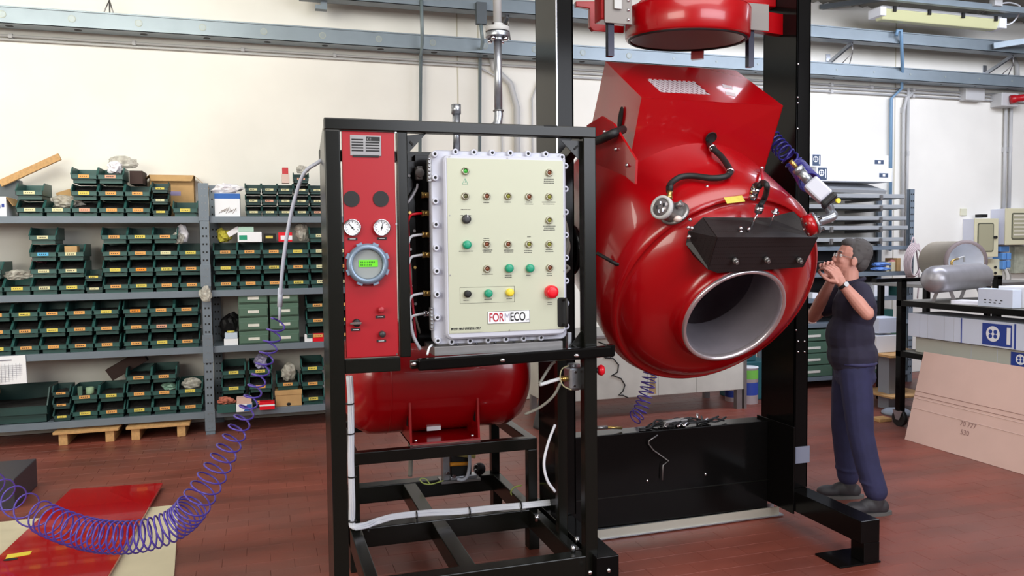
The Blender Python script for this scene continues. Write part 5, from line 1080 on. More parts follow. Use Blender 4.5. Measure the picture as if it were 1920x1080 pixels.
# grey cone
cn = thing('grey_cone', 'grey cone with a white band standing behind the red tank', 'cone', (2.55, 7.0, 0))
MB().lathe([(.17, 0), (.165, .03), (.11, .28), (.107, .285)], (2.55, 7.0, 0), Z_, 32, True).build('cone_body', M('cone_grey', (74, 76, 78), .6), cn)
MB().lathe([(.109, .28), (.062, .52), (.05, .525), (0, .525)], (2.55, 7.0, 0), Z_, 32).build('white_band', m_white, cn)
# ---- rack on the right
RX0, RX1, RY = 5.75, 7.47, 7.78
rk = thing('cantilever_rack', 'grey steel rack at right holding long trunking lengths above and drawers below', 'rack', ((RX0+RX1)/2, 8.0, 0))
def zz(py, px=1600, Y=RY): return atY(px, py, Y).z
for x in (RX0, RX1):
    b = MB(); b.box(x-.035, x+.035, RY, RY+.004, 0, 2.33).box(x-.035, x-.031, RY, RY+.05, 0, 2.33).build('upright', m_shelf, rk)
    hb = MB(); z = .1
    while z < 2.3: hb.box(x-.02, x-.008, RY-.0015, RY, z, z+.018).box(x+.008, x+.02, RY-.0015, RY, z, z+.018); z += .08
    hb.build('slots', m_blk, rk, kind='stuff')
    MB().box(x-.03, x+.03, 8.30, 8.34, 0, 2.3).build('upright', m_shelf, rk)
sh = [zz(464), zz(513), zz(560), zz(606), zz(704)]
for z in sh:
    MB().box(RX0, RX1, RY, 8.34, z, z+.012).box(RX0, RX1, RY-.004, RY, z-.035, z+.014).build('shelf', m_shelf, rk, bev=.002)
MB().box(RX0, RX1, 8.335, 8.345, .1, sh[0]).build('back_sheet', M('dark_back', (40, 40, 44), .7), rk)
lz = [zz(453)+0, zz(431), zz(413), zz(391), zz(371)]
for i, z in enumerate(lz):
    for x in (6.28, 6.98): MB().bar((x, RY-.03, z-.018), (x, 8.34, z-.018), .03, .03).build('support_arm', m_dsteel, rk)
    MB().box(6.27, 6.30, RY-.05, RY-.03, z-.03, z+.035).box(6.965, 6.995, RY-.05, RY-.03, z-.03, z+.035).build('stop_clip', m_dsteel, rk)
m_tr = M('trunking_grey', (170, 174, 178), .4, .2)
TN = ['bottom', 'second', 'third', 'fourth', 'top']
rr_ = random.Random(6)
for i, z in enumerate(lz):
    for j in range(3):
        y0 = RY-.025+j*.17; xe = RX1-.05-rr_.uniform(0, .12); t = MB()
        z2 = z-.002
        t.box(5.35, xe, y0, y0+.004, z2, z2+.048).box(5.35, xe, y0, y0+.14, z2, z2+.004).box(5.35, xe, y0+.136, y0+.14, z2, z2+.048).box(5.35, xe, y0-.0015, y0+.001, z2+.022, z2+.026)
        t.build('trunking_length', m_tr, None, 'long grey trunking length, %s layer of the rack, %s' % (TN[i], ('front one', 'middle one', 'rear one')[j]), 'trunking', 'trunking lengths on the rack')
MB().obox((6.45, 7.92, zz(350)), (.62, 0, -.012), (0, .16, .05), (0, -.01, .02)).build('wide_trunking', m_tr, None, 'wide grey trunking lying tilted on top of the rack', 'trunking', bev=.003)
def logobox(x0, x1, y0, y1, z0, z1, label, lx, right=None):
    t = MB().box(x0, x1, y0, y1, z0, z1).build('long_carton', m_white, None, label, 'box', bev=.003)
    h = (z1-z0)*.86; zc = (z0+z1)/2
    MB().box(lx, lx+h*.86, y0-.002, y0, zc-h/2, zc+h/2).build('printed_logo', M('slate_print', (62, 78, 104), .6), t)
    ring(t, (lx+h*.33, y0-.003, zc+.01), X_, Z_, h*.27)
    MB().box(lx+h*.70, lx+h*.78, y0-.003, y0-.002, zc-h*.36, zc+h*.38).build('vertical_lettering', m_white, t)
    if right: MB().box(right, right+.13, y0-.002, y0, zc-.03, zc+.02).build('end_label', M('slate_print', (62, 78, 104)), t); MB().box(right+.05, right+.085, y0-.003, y0-.002, zc-.02, zc+.01).build('end_label_mark', m_white, t)
    for k in range(5): MB().box(lx+h+.08+k*.16, lx+h+.082+k*.16, y0-.0005, y0, z0, z1).build('strap_line', M('line_grey', (190, 194, 206), .7), t)
    return t
def ring(t, c, ux, uz, r):
    c = V(c); n_ = V(ux).cross(V(uz)); off = -n_*0
    def disc(cc, rad, mat, nm, lift): MB().prism([V(cc)+V(ux)*rad*math.cos(a_)+V(uz)*rad*math.sin(a_)+n_*lift for a_ in [2*math.pi*i/28 for i in range(28)]], n_*.0008).build(nm, mat, t)
    bl = M('slate_print', (62, 78, 104)) if abs(V(ux).x) > .5 else m_blue
    disc(c, r, m_white, 'logo_disc', 0)
    for sx, sz in ((-.36, .28), (.36, .28), (-.36, -.30), (.36, -.30)): disc(c+V(ux)*r*sx+V(uz)*r*sz, r*.27, bl, 'logo_hole', .0006)
m_cart = atY(1525, 290, 7.8)
z1_ = zz(291, 1600, 7.85); z2_ = zz(315, 1600, 7.85); z3_ = zz(341, 1600, 7.85)
logobox(6.03, 7.13, 7.80, 8.1, z2_+.001, z1_, 'upper long white carton with a dark square logo on the rack', 6.06, 6.93)
logobox(6.10, 7.17, 7.78, 8.1, z3_, z2_, 'lower long white carton with a dark square logo on the rack', 6.12, 6.98)
# drawers
dc = thing('drawer_cabinet', 'grey-green cabinet of twelve labelled drawers low in the right rack', 'cabinet', (6.6, 8.0, sh[4]))
h = (sh[3]-.05-sh[4]-.014)/4
MB().box(5.855, 7.355, RY+.03, 8.28, sh[4]+.0125, sh[4]+.0125+4*h-.002).build('carcass', m_drw, dc)
for c_ in range(3):
    for r_ in range(4):
        x0 = 5.86+c_*.50; z0 = sh[4]+.0125+r_*h
        f_ = MB().box(x0+.006, x0+.484, RY+.004, RY+.03, z0+.006, z0+h-.008).build('drawer', m_drw, dc, bev=.004)
        MB().box(x0+.10, x0+.32, RY, RY+.004, z0+h*.35, z0+h*.55).build('label_card', TAGM['white'], f_)
# shelf items in the rack
def rbx(px0, px1, pyt, shelf, mat, name, label, cat='box', dy=.05, dep=.2):
    a = atY(px0, 500, RY+dy); b_ = atY(px1, 500, RY+dy); z0 = sh[shelf]+.013; z1 = zz(pyt, (px0+px1)/2, RY+dy)
    return MB().box(a.x, b_.x, RY+dy, RY+dy+dep, z0, z1).build(name, mat, None, label, cat, bev=.004)
m_bluep = M('blue_bag', (110, 150, 220), .35, bump=.4, scale=30)
a = atY(1652, 500, 7.9); crumple('blue_bag', (a.x, 7.9, sh[1]+.045), .13, .09, .028, m_bluep, 'lower blue plastic bag on the rack shelf beside the man', 'bag', 51, .15)
crumple('blue_bag', (a.x, 7.9, sh[1]+.10), .12, .09, .028, m_bluep, 'upper blue plastic bag on the rack shelf beside the man', 'bag', 52, .15)
a = atY(1672, 490, 7.95); crumple('pink_packet', (a.x, 7.92, sh[1]+.13), .07, .05, .03, M('pink_packet', (214, 140, 140), .5, bump=.5, scale=20), 'pink packet on the rack shelf right of the blue bags', 'bag', 53, .2)
rbx(1662, 1668, 492, 1, M('cream_card', (222, 212, 180), .7), 'small_box', 'left small cream box on the rack shelf'); rbx(1672, 1679, 491, 1, M('cream_card', (222, 212, 180)), 'small_box', 'middle small cream box on the rack shelf'); rbx(1682, 1689, 484, 1, m_card, 'small_box', 'taller tan box at the right of the rack shelf')
rbx(1640, 1667, 530, 2, m_white, 'white_carton', 'small white carton on the rack shelf behind the shoulder of the man'); rbx(1683, 1700, 530, 2, m_bin, 'green_box', 'small green box at the right end of the rack shelf')
rbx(1575, 1600, 535, 2, m_card, 'tan_box', 'tan box on the rack shelf hidden behind the man')
rbx(1520, 1532, 580, 3, m_card2, 'pale_box', 'pale box seen between the right column and the man'); rbx(1524, 1534, 549, 2, m_white, 'white_box', 'white box seen between the right column and the man')
for k, (xa, xb, yt) in enumerate(((1640, 1655, 475), (1662, 1674, 438), (1676, 1690, 440))): pass
rbx(1652, 1676, 580, 3, m_bin, 'green_crate', 'green crate beside the stacked white cartons')
# hanging hose on the rack post
hh = thing('hanging_hoses', 'bundle of pinkish grey hoses hung in long loops on the rack post', 'hose', (7.3, 7.65, 1.25))
m_hz = M('pinkish_hose', (198, 180, 184), .45)
for k in range(6):
    cx, cz = 1711+k*1.3, 489+k*.7; rx, rz_ = 15-k*1.1, 33-k*1.6
    MB().tube([atY(cx+rx*math.cos(t)+3*math.sin(t), cz-rz_*math.sin(t), 7.66-.018*k) for t in [2*math.pi*i/28 for i in range(29)]], .009, 6).build('hose_loop', m_hz, hh)
MB().tube(spline([atY(1708, 462, 7.68), atY(1712, 445, 7.70), atY(1718, 470, 7.68), atY(1723, 520, 7.68), atY(1720, 560, 7.7)]), .009, 6).build('hose_end', m_hz, hh)
MB().tube(spline([atY(1722, 456, 7.66), atY(1729, 490, 7.66), atY(1737, 530, 7.68), atY(1730, 570, 7.7)]), .009, 6).build('hose_end', m_hz, hh)
# ---- work trolley
tl = thing('work_trolley', 'long black steel trolley on castors loaded with tanks and cartons', 'trolley', (6.1, 4.8, 0))
TX0, TX1, TY0, TY1 = 5.56, 6.75, 3.3, 5.96
for (x, y, h) in ((TX0, TY1-.06, 1.36), (TX1-.06, TY1-.06, 1.36), (TX0, TY0, 1.17), (TX1-.06, TY0, 1.17)): MB().box(x, x+.06, y, y+.06, .14, h).build('post', m_black, tl, bev=.003)
for z in (1.165, .70):
    MB().box(TX0, TX1, TY0, TY0+.05, z-.05, z).build('end_rail', m_black, tl); MB().box(TX0, TX1, TY1-.05, TY1, z-.05, z).build('end_rail', m_black, tl)
    MB().box(TX0, TX0+.05, TY0, TY1, z-.05, z).build('side_rail', m_black, tl); MB().box(TX1-.05, TX1, TY0, TY1, z-.05, z).build('side_rail', m_black, tl)
    MB().box(TX0+.02, TX1-.02, TY0+.02, TY1-.02, z-.012, z+.002).build('deck', M('deck_grey', (120, 118, 112), .6), tl)
MB().box(5.28, TX1, TY1-.06, TY1, 1.335, 1.37).build('upper_rail', m_black, tl)
for x in (TX0+.03, TX1-.03):
    for y in (TY0+.1, TY1-.03):
        MB().cyl((x-.02, y, .075), (x+.02, y, .075), .075, n=28).build('castor_wheel', m_rub, tl)
        MB().prism([(x-.03, y-.06, .15), (x-.03, y+.06, .15), (x-.03, y+.02, .06), (x-.03, y-.02, .06)], (.006, 0, 0)).build('castor_fork', m_steel, tl)
# long carton on the trolley with blue logo (facing -X)
def sidebox(x0, x1, y0, y1, z0, z1, name, label, mat): return MB().box(x0, x1, y0, y1, z0, z1).build(name, mat, None, label, 'box', bev=.004)
lb = sidebox(5.60, 5.98, 3.42, 5.86, .845, 1.055, 'long_carton', 'long white carton with blue printed logo on the trolley middle level', M('bluish_white_card', (214, 222, 240), .7))
def xlogo(par, X0, ya, yb, za, zb_):
    MB().box(X0-.002, X0, yb, ya, za, zb_).build('printed_logo', m_blue, par)
    w_ = ya-yb; ring(par, (X0-.0045, ya-w_*.38, (za+zb_)/2+.005), -Y_, Z_, (zb_-za)*.36)
    MB().box(X0-.0035, X0-.002, yb+w_*.04, yb+w_*.16, za+.02, zb_-.02).build('vertical_lettering', m_white, par)
    MB().box(X0-.002, X0, yb-.035, yb-.02, .85, 1.05 if zb_ > .95 else .84).build('blue_stripe', m_blue, par)
xlogo(lb, 5.60, 5.07, 4.80, .86, 1.035)
MB().box(5.598, 5.60, 5.27, 5.28, .846, 1.054).build('blue_stripe', m_blue, lb)
for y in (5.72, 5.63, 5.45, 5.35, 4.60, 4.3, 4.0): MB().box(5.599, 5.60, y, y+.003, .846, 1.054).build('fold_line', M('line_grey', (190, 194, 206)), lb)
lb2 = sidebox(5.63, 5.98, 3.42, 5.80, .705, .838, 'long_carton', 'long grey-white carton below the blue logo carton on the trolley', M('greyish_card', (188, 188, 178), .7))
xlogo(lb2, 5.63, 4.83, 4.60, .71, .825)
for y in (5.5, 5.2, 4.95): MB().box(5.629, 5.63, y, y+.003, .706, .837).build('fold_line', M('line_grey', (190, 194, 206)), lb2)
# cardboard sheet leaning
cs = thing('leaning_cardboard', 'large pale cardboard sheet leaning against the trolley side', 'cardboard', (5.4, 4.5, 0))
c0, c1, c2, c3 = V((5.24, 5.50, .002)), V((5.24, 3.3, .002)), V((5.53, 3.3, .735)), V((5.53, 5.60, .735))
MB().prism([c0, c1, c2, c3], V((.005, 0, -.002))).build('sheet', m_card2, cs)
def onc(u, v): return c0.lerp(c1, u).lerp(c3.lerp(c2, u), v)+V((-.002, 0, .0005))
for v in (.36, .47, .50, .55): MB().bar(onc(0, v), onc(1, v-.02), .004, .002, (1, 0, .3)).build('fold_crease', M('pale_crease', (232, 208, 200), .8) if v < .5 else M('dark_crease', (176, 142, 134), .8), cs)
for s_, u, v in (('70 777', .23, .30), ('530', .24, .215)):
    o = text_obj('pencil_writing', s_, .055, onc(u, v), c1-c0, c3-c0, M('pencil', (150, 118, 112), .8), cs, .0005)
b = MB(); pz = onc(.47, .52); b.tube([pz, pz+V((0, -.03, .01)), pz+V((0, -.06, .03)), pz+V((0, -.10, .03))], .006, 6).build('grey_wedge', m_dsteel, None, 'small grey metal handle lying on the cardboard top edge', 'handle')
# tanks on the trolley
t1 = thing('steel_receiver', 'small grey steel air tank lying on the trolley top', 'tank', (6.05, 5.6, 1.167))
A_ = atY(1752, 522, 5.45); ax_ = (atY(1838, 508, 5.85)-A_); A_ = V((A_.x, A_.y, 1.167+.09+.118)); ax_.z = 0; Lh = ax_.length; ax_.normalize()
m_alu = M('cast_aluminium', (168, 166, 172), .38, .55, var=.1, scale=8)
MB().lathe([(0, -.075), (.05, -.068), (.09, -.045), (.112, -.01), (.118, .03), (.118, Lh-.03), (.112, Lh+.01), (.09, Lh+.045), (.05, Lh+.068), (0, Lh+.075)], A_, ax_, 40).build('tank_body', m_alu, t1)
for f_ in (.2, .8):
    p = A_+ax_*Lh*f_; sd = ax_.cross(Z_)
    for s_ in (-1, 1): MB().bar(p+sd*.05*s_-Z_*.09, p+sd*.09*s_-Z_*.206, .03, .006, ax_).build('foot', m_alu, t1)
p = A_+ax_*Lh*.35+Z_*.118
MB().cyl(p-Z_*.005, p+Z_*.03, .012, n=10).tube([p+Z_*.03, p+Z_*.045+ax_*.06, p+Z_*.05+ax_*.14], .010, 8).build('valve', m_brass, t1)
MB().tube([p+ax_*.10+Z_*.045, p+ax_*.22+Z_*.065, p+ax_*.28+Z_*.07, p+ax_*.28+Z_*.02], .008, 8).build('handle', m_cond, t1)
bt = thing('rear_table', 'grey table behind the trolley carrying the open beige cylinder', 'table', (7.0, 6.7, 0))
MB().box(6.3, 7.9, 6.35, 7.1, 1.235, 1.27).build('table_top', m_dsteel, bt, bev=.004)
for x in (6.34, 7.82):
    for y in (6.4, 7.02): MB().box(x, x+.05, y, y+.05, 0, 1.235).build('leg', m_black, bt)
t2 = thing('open_cylinder', 'large beige open steel cylinder lying behind the small tank', 'cylinder', (7.0, 6.6, 1.272))
co = atY(1812, 490, 6.45); rc_ = .215; co.z = 1.272+rc_+.004; cb_ = atY(1757, 485, 7.0); cb_.z = co.z; ax2 = (co-cb_).normalized(); Lc = (co-cb_).length
MB().lathe([(0, 0), (rc_-.01, 0), (rc_-.005, .01), (rc_-.005, Lc-.03), (rc_+.003, Lc-.03), (rc_+.003, Lc), (rc_-.025, Lc), (rc_-.03, Lc-.01), (rc_-.03, .05), (0, .05)], cb_, ax2, 56).build('shell', M('beige_paint', (198, 186, 168), .5, var=.1, scale=4), t2)
MB().lathe([(rc_+.004, Lc-.03), (rc_+.004, Lc+.002), (rc_-.03, Lc+.002)], cb_, ax2, 56).build('rim', M('brown_grey_rim', (120, 106, 106), .5), t2)
MB().lathe([(rc_-.0305, Lc-.01), (rc_-.0305, .06), (0, .055)], cb_, ax2, 56).build('inner_lining', m_white, t2)
# white cartons and papers on the trolley top
wb = sidebox(5.70, 6.5, 3.4, 5.02, 1.169, 1.335, 'white_foam_box', 'big white foam box on the trolley top at the right edge', m_white)
w2 = sidebox(5.60, 5.69, 4.80, 5.12, 1.169, 1.315, 'white_carton', 'small white carton with printed marks at the foam box corner', M('bluish_white_card', (214, 222, 240)))
b = MB()
for k in range(4): b.box(5.5985, 5.60, 5.04-k*.05, 5.06-k*.05, 1.22, 1.228); b.box(5.5985, 5.60, 5.04-k*.045, 5.06-k*.045, 1.20, 1.205)
b.build('printed_marks', m_ink, w2, kind='stuff')
for k in range(4): MB().obox((5.72+.01*k, 5.28+.01*k, 1.171+.007*k), (.09, .03, 0), (-.04, .13, 0), (0, 0, .003)).build('paper_sheet', m_paper, None, 'loose sheet in the paper pile on the trolley, ' + ('bottom one', 'second from bottom', 'third from bottom', 'top one')[k], 'paper', 'papers on the trolley')
MB().cyl((6.2, 4.6, 1.335), (6.2, 4.6, 1.36), .03, n=16).build('rubber_puck', m_rub, None, 'small dark cap standing on the foam box', 'cap')
# things under / beside the trolley
def fbox(px0, px1, pyb, pyt, Y, dep, mat, name, label, cat='box', z0=None):
    a = atY(px0, pyb, Y); b_ = atY(px1, pyt, Y); zb0 = a.z if z0 is None else z0
    return MB().box(a.x, b_.x, Y, Y+dep, zb0, b_.z).build(name, mat, None, label, cat, bev=.004)
fbox(1649, 1673, 812, 784, 6.10, .12, m_wood, 'wooden_block', 'pale wooden block on the floor beside the castor', 'block', z0=0)
lt = thing('low_table', 'low wooden table with grey column foot behind the trolley post', 'table', (5.75, 6.6, 0))
a = atY(1660, 720, 6.6); b_ = atY(1678, 680, 6.6)
MB().box(a.x, b_.x, 6.55, 6.7, .0, .55).build('column', M('pale_grey_paint', (150, 158, 172), .5), lt)
MB().box(a.x-.12, b_.x+.35, 6.4, 6.9, .55, .575).build('wood_board', m_wood, lt, bev=.003)
MB().box(a.x-.1, b_.x+.3, 6.4, 6.9, .14, .16).build('wood_board', m_wood, lt, bev=.003)
fbox(1656, 1688, 0, 595, 6.62, .22, M('bluish_white_card', (214, 222, 240)), 'white_carton', 'upper white carton of a stack behind the trolley post', z0=.772)
fbox(1652, 1686, 0, 628, 6.60, .24, m_white, 'white_carton', 'lower white carton of a stack behind the trolley post', z0=.577)
MB().lathe([(0, 0), (.14, 0), (.145, .02), (.10, .05), (0, .055)], (5.95, 6.35, .0), Z_, 32).build('round_tray', M('pale_grey_paint', (150, 158, 172)), None, 'round pale grey tray on the floor behind the castor', 'tray')
# wall cabinets
def cab(px0, px1, py0, py1, Y0, wx0, wx1, wy0, wy1, label, rows=0):
    a = atY(px0, py0, Y0); b_ = atY(px1, py1, Y0)
    t = thing('wall_cabinet', label, 'cabinet', ((a.x+b_.x)/2, 8.3, b_.z))
    MB().box(a.x, b_.x, Y0+.02, YW, b_.z, a.z).build('body', M('cabinet_grey', (208, 210, 222), .5), t, bev=.006)
    MB().box(a.x-.004, b_.x+.004, Y0, Y0+.02, b_.z-.004, a.z+.004).build('door', M('cabinet_cream', (214, 208, 176), .45), t, bev=.006)
    c_ = atY(wx0, wy0, Y0); d_ = atY(wx1, wy1, Y0)
    MB().rings([[(p[0], Y0+.001, p[2]) for p in rrect(c_.x, d_.x, d_.z, c_.z, .03, 0)], [(p[0], Y0-.006, p[2]) for p in rrect(c_.x, d_.x, d_.z, c_.z, .03, 0)]], False).build('window_gasket', M('gasket_grey', (92, 92, 76), .6), t)
    MB().rings([[(p[0], Y0-.005, p[2]) for p in rrect(c_.x+.015, d_.x-.015, d_.z+.015, c_.z-.015, .02, 0)], [(p[0], Y0-.008, p[2]) for p in rrect(c_.x+.015, d_.x-.015, d_.z+.015, c_.z-.015, .02, 0)]], False).build('window', M('cabinet_glass', (168, 164, 136), .12), t)
    for k in range(rows): z = d_.z+.03+(c_.z-d_.z-.05)*(k+.5)/rows; MB().box(c_.x+.03, d_.x-.03, Y0-.010, Y0-.008, z, z+.02).build('breaker_row', M('breaker_cream', (220, 214, 196), .5), t)
    return t
k = cab(1829, 1871, 410, 481, 8.18, 1833, 1862, 418, 472, 'smaller cream wall cabinet with a narrow window and black knob')
q = atY(1866, 445, 8.17); MB().cyl((q.x, 8.18, q.z), (q.x, 8.15, q.z), .02, n=14).build('knob', m_rub, k)
q = atY(1846, 406, 8.2); MB().box(q.x-.05, q.x+.05, 8.2, 8.3, q.z-.012, q.z+.03).build('top_connector', m_rub, k)
cab(1887, 1945, 391, 458, 8.14, 1897, 1935, 399, 449, 'larger cream wall cabinet with a breaker window at the right edge', 6)
so = thing('socket_block', 'stack of blue industrial sockets on the wall under the cabinets', 'socket', atY(1884, 500, 8.25))
for i, (x0, x1, y0, y1) in enumerate(((1876, 1893, 462, 472), (1878, 1885, 474, 487), (1887, 1894, 474, 487), (1879, 1885, 489, 505), (1887, 1893, 488, 502))):
    a = atY(x0, y0, 8.24); b_ = atY(x1, y1, 8.24); MB().box(a.x, b_.x, 8.24-.02*(i > 0), YW, b_.z, a.z).build('socket', M('socket_blue', (96, 150, 214), .4), so, bev=.01)
for x in (1881, 1890): a = atY(x, 504, 8.25); b_ = atY(x+3, 530, 8.25); MB().tube(spline([a, (a+b_)/2+V((.03, 0, 0)), b_, b_+V((-.03, 0, -.12))]), .010, 6).build('plug_cable', m_gcable, so)
cp = thing('button_station', 'cream control panel with small black buttons and one red button on the wall', 'panel', atY(1862, 530, 8.28))
a = atY(1850, 486, 8.28); b_ = atY(1879, 560, 8.28); MB().box(a.x, b_.x, 8.28, YW, b_.z, a.z).build('box', M('cabinet_cream', (214, 208, 176)), cp, bev=.005)
for x, y in ((1866, 501), (1854, 512), (1866, 512), (1854, 524)): q = atY(x, y, 8.275); MB().cyl((q.x, 8.28, q.z), (q.x, 8.265, q.z), .018, n=12).build('black_button', m_rub, cp)
q = atY(1868, 523, 8.27); MB().cyl((q.x, 8.28, q.z), (q.x, 8.24, q.z), .028, n=16).build('red_button', m_redb, cp)
a = atY(1903, 462, 8.3); b_ = atY(1930, 512, 8.3); MB().box(a.x, b_.x, 8.3, YW, b_.z, a.z).build('meter_board', M('meter_grey', (178, 180, 160), .5, var=.3, scale=14), None, 'grey-green meter board on the wall right of the blue sockets', 'board', bev=.005)
a = atY(1802, 391, 8.36); b_ = atY(1813, 404, 8.36); w_ = MB().box(a.x, b_.x, 8.36, YW, b_.z, a.z).build('wall_switch', M('switch_cream', (222, 220, 196), .5), None, 'small square light switch above the beige cylinder', 'switch', bev=.004)
# ================================================================== LEFT FLOOR
cdb = thing('floor_cardboard', 'pale flattened cardboard under the red sheet on the floor', 'cardboard', (-1.0, 5.0, 0))
MB().prism([(-1.62, 5.66, .001), (-.573, 5.655, .001), (-.48, 4.42, .001), (-.60, 3.6, .001), (-2.4, 3.6, .001), (-2.2, 4.9, .001)], (0, 0, .010)).build('board', M('cream_cardboard', (206, 196, 168), .8, var=.08, scale=4), cdb)
rd = thing('red_cover_sheet', 'glossy red sheet metal cover lying on cardboard on the floor', 'sheet', (-1.05, 5.0, .011))
pts = [V((-1.318, 6.17, .024)), V((-.718, 6.12, .024)), V((-.80, 4.30, .024)), V((-.86, 3.5, .024)), V((-1.75, 3.5, .024)), V((-1.42, 4.85, .024))]
MB().prism(pts, (0, 0, .018)).build('sheet', M('red_sheet_gloss', (176, 4, 14), .12, coat=.5), rd, bev=.003)
MB().prism([p+V((-.02 if p.x > -1 else .02, -.02 if p.y > 5 else 0, -.012)) for p in pts], (0, 0, .012)).build('folded_edge', M('dark_red_edge', (110, 16, 20), .4), rd)
q = [atZ(x, y, .0425) for x, y in ((14, 1040), (60, 1033), (56, 1040), (10, 1048))]; MB().prism(q, (0, 0, .001)).build('yellow_tape', m_yel, rd)
q = atZ(20, 1049, .0425); MB().prism([q+V((.035*math.cos(t), .018*math.sin(t), 0)) for t in [2*math.pi*i/16 for i in range(16)]], (0, 0, .0012)).build('round_hole', m_blk, rd)
MB().box(-2.45, -1.60, 5.95, 6.5, .001, .20).build('dark_case', M('dark_case', (52, 50, 58), .45), None, 'dark grey case on the floor at the left edge behind the purple coil', 'case', bev=.006)
# ================================================================== THE MAN
def remesh(mb, vox, smooth, name, mat, parent):
    o = mb.build('tmp_'+name, mat, keep=True); WLn = o.name
    r = o.modifiers.new('r', 'REMESH'); r.mode = 'VOXEL'; r.voxel_size = vox; r.use_smooth_shade = True
    s = o.modifiers.new('s', 'SMOOTH'); s.factor = .5; s.iterations = smooth
    dg = bpy.context.evaluated_depsgraph_get(); me = bpy.data.meshes.new_from_object(o.evaluated_get(dg)); bpy.data.objects.remove(o)
    me.transform(Matrix.Translation(-WL[parent.name])); me.name = name
    for p in me.polygons: p.use_smooth = True
    n = bpy.data.objects.new(name, me); COL.objects.link(n); n.parent = parent; WL[n.name] = WL[parent.name]
    if not me.materials: me.materials.append(mat)
    return n
def cap_(mb, p, q, r1, r2=None, n=14):
    r2 = r2 or r1; mb.cyl(p, q, r1, r2, n=n); mb.ell(p, r1, nu=n, nv=8); mb.ell(q, r2, nu=n, nv=8)
def chain(mb, pts, rs):
    for i in range(len(pts)-1): cap_(mb, pts[i], pts[i+1], rs[i], rs[i+1])
Fd = V((-.88, .47, 0)).normalized(); Ld = V((-.47, -.88, 0)).normalized()
B0 = V((3.64, 4.24, 0)); B0.x = atY(1598, 640, 4.24).x
def Q(f, l, z): return B0+Fd*f+Ld*l+Z_*z
RB = Matrix((Fd, Ld, Z_)).transposed()
m_skin = M('skin', (214, 152, 136), .55, var=.08, scale=20); m_shirt = M('navy_shirt', (40, 36, 58), .85, var=.2, scale=14, bump=.15); m_trou = M('navy_trousers', (42, 42, 78), .85, var=.22, scale=10, bump=.2)
man = thing('person', 'grey-haired man in glasses, navy shirt and trousers, hands raised beside the vessel', 'person', B0)
# head frame: pitched slightly up
hp_ = math.radians(10); Fh = (Fd*math.cos(hp_)+Z_*math.sin(hp_)).normalized(); Uh = (Z_*math.cos(hp_)-Fd*math.sin(hp_)).normalized(); RH = Matrix((Fh, Ld, Uh)).transposed()
HC = Q(.010, 0, 1.592)
def Hh(f, l, z): return HC+Fh*f+Ld*l+Uh*z
b = MB()
# torso and legs (under the clothes)
b.ell(Q(0, 0, .93), .10, .15, .12, RB); b.ell(Q(0, 0, 1.10), .095, .135, .15, RB); b.ell(Q(.0, 0, 1.28), .10, .155, .15, RB); b.ell(Q(.0, 0, 1.38), .08, .16, .06, RB)
chain(b, [Q(.0, 0, 1.38), Q(.02, 0, 1.46), HC+Uh*-.06], [.062, .055, .054])
A1p = atZ(1642, 938, .09); A2p = atZ(1590, 908, .09)
legs = {1: [Q(0, .085, .92), Q(0, .085, .92).lerp(A1p, .5)+Fd*.03, A1p], -1: [Q(0, -.085, .92), Q(0, -.085, .92).lerp(A2p, .5)+Fd*.03, A2p]}
for s_ in (1, -1): chain(b, legs[s_], [.075, .05, .038])
arms = {1: [Q(.0, .185, 1.385), atY(1626, 588, 3.95), atY(1577, 530, 4.02)], -1: [Q(.0, -.185, 1.385), Q(.20, -.24, 1.20), atY(1562, 520, 4.22)]}
for s_ in (1, -1):
    S, E_, W = arms[s_]; mid = E_.lerp(W, .35)
    chain(b, [S, S.lerp(E_, .5), E_, mid, W], [.052, .046, .040, .042, .027])
# head
b.ell(Hh(-.010, 0, .035), .098, .077, .092, RH); b.ell(Hh(.030, 0, -.03), .064, .060, .085, RH); b.ell(Hh(.052, 0, -.085), .040, .040, .030, RH)
b.ell(Hh(.068, 0, -.092), .020, .022, .018, RH); b.ell(Hh(.074, 0, .035), .018, .048, .012, RH)
chain(b, [Hh(.086, 0, .022), Hh(.108, 0, -.012), Hh(.100, 0, -.028)], [.009, .012, .012]); b.ell(Hh(.100, 0, -.026), .012, .017, .009, RH)
b.ell(Hh(.088, 0, -.052), .010, .024, .006, RH); b.ell(Hh(.086, 0, -.064), .010, .020, .006, RH)
for s_ in (1, -1):
    b.ell(Hh(-.002, s_*.080, -.012), .020, .008, .032, RH); b.ell(Hh(.062, s_*.036, -.02), .024, .020, .022, RH)
# hands
def hand(W, D, N, side, curl):
    D = D.normalized(); N = (N-D*N.dot(D)).normalized(); S = D.cross(N)*side
    b.obox(W+D*.045, D*.042, S*.036, N*.011); b.ell(W+D*.045, .045, nu=12, nv=8, rot=Matrix((D, S, N)).transposed(), ry=.040, rz=.017)
    cap_(b, W-D*.02, W+D*.02, .025, .026)
    for i, (o_, L_) in enumerate(((.030, 1.0), (.010, 1.1), (-.010, 1.02), (-.029, .82))):
        p = W+D*.083+S*o_*1.08; ang = 0; pts = [W+D*.06+S*o_*.95, p]
        for k, (ln, cu_) in enumerate(((.042, curl), (.026, curl*1.2), (.020, curl*.8))):
            ang += cu_; p = p+(D*math.cos(ang)+N*math.sin(ang)+S*o_*1.2).normalized()*ln*L_; pts.append(p)
        chain(b, pts, [.0098, .0095, .0086, .0078, .0068])
    t0 = W+D*.018+S*.026; t1_ = t0+(D*.55+S*.62+N*.45).normalized()*.042; t2_ = t1_+(D*.85+S*.1+N*.55).normalized()*.032; t3_ = t2_+(D*.9-S*.1+N*.5).normalized()*.024
    chain(b, [t0, t1_, t2_, t3_], [.014, .0115, .010, .008])
Wl, Wr = arms[1][2], arms[-1][2]
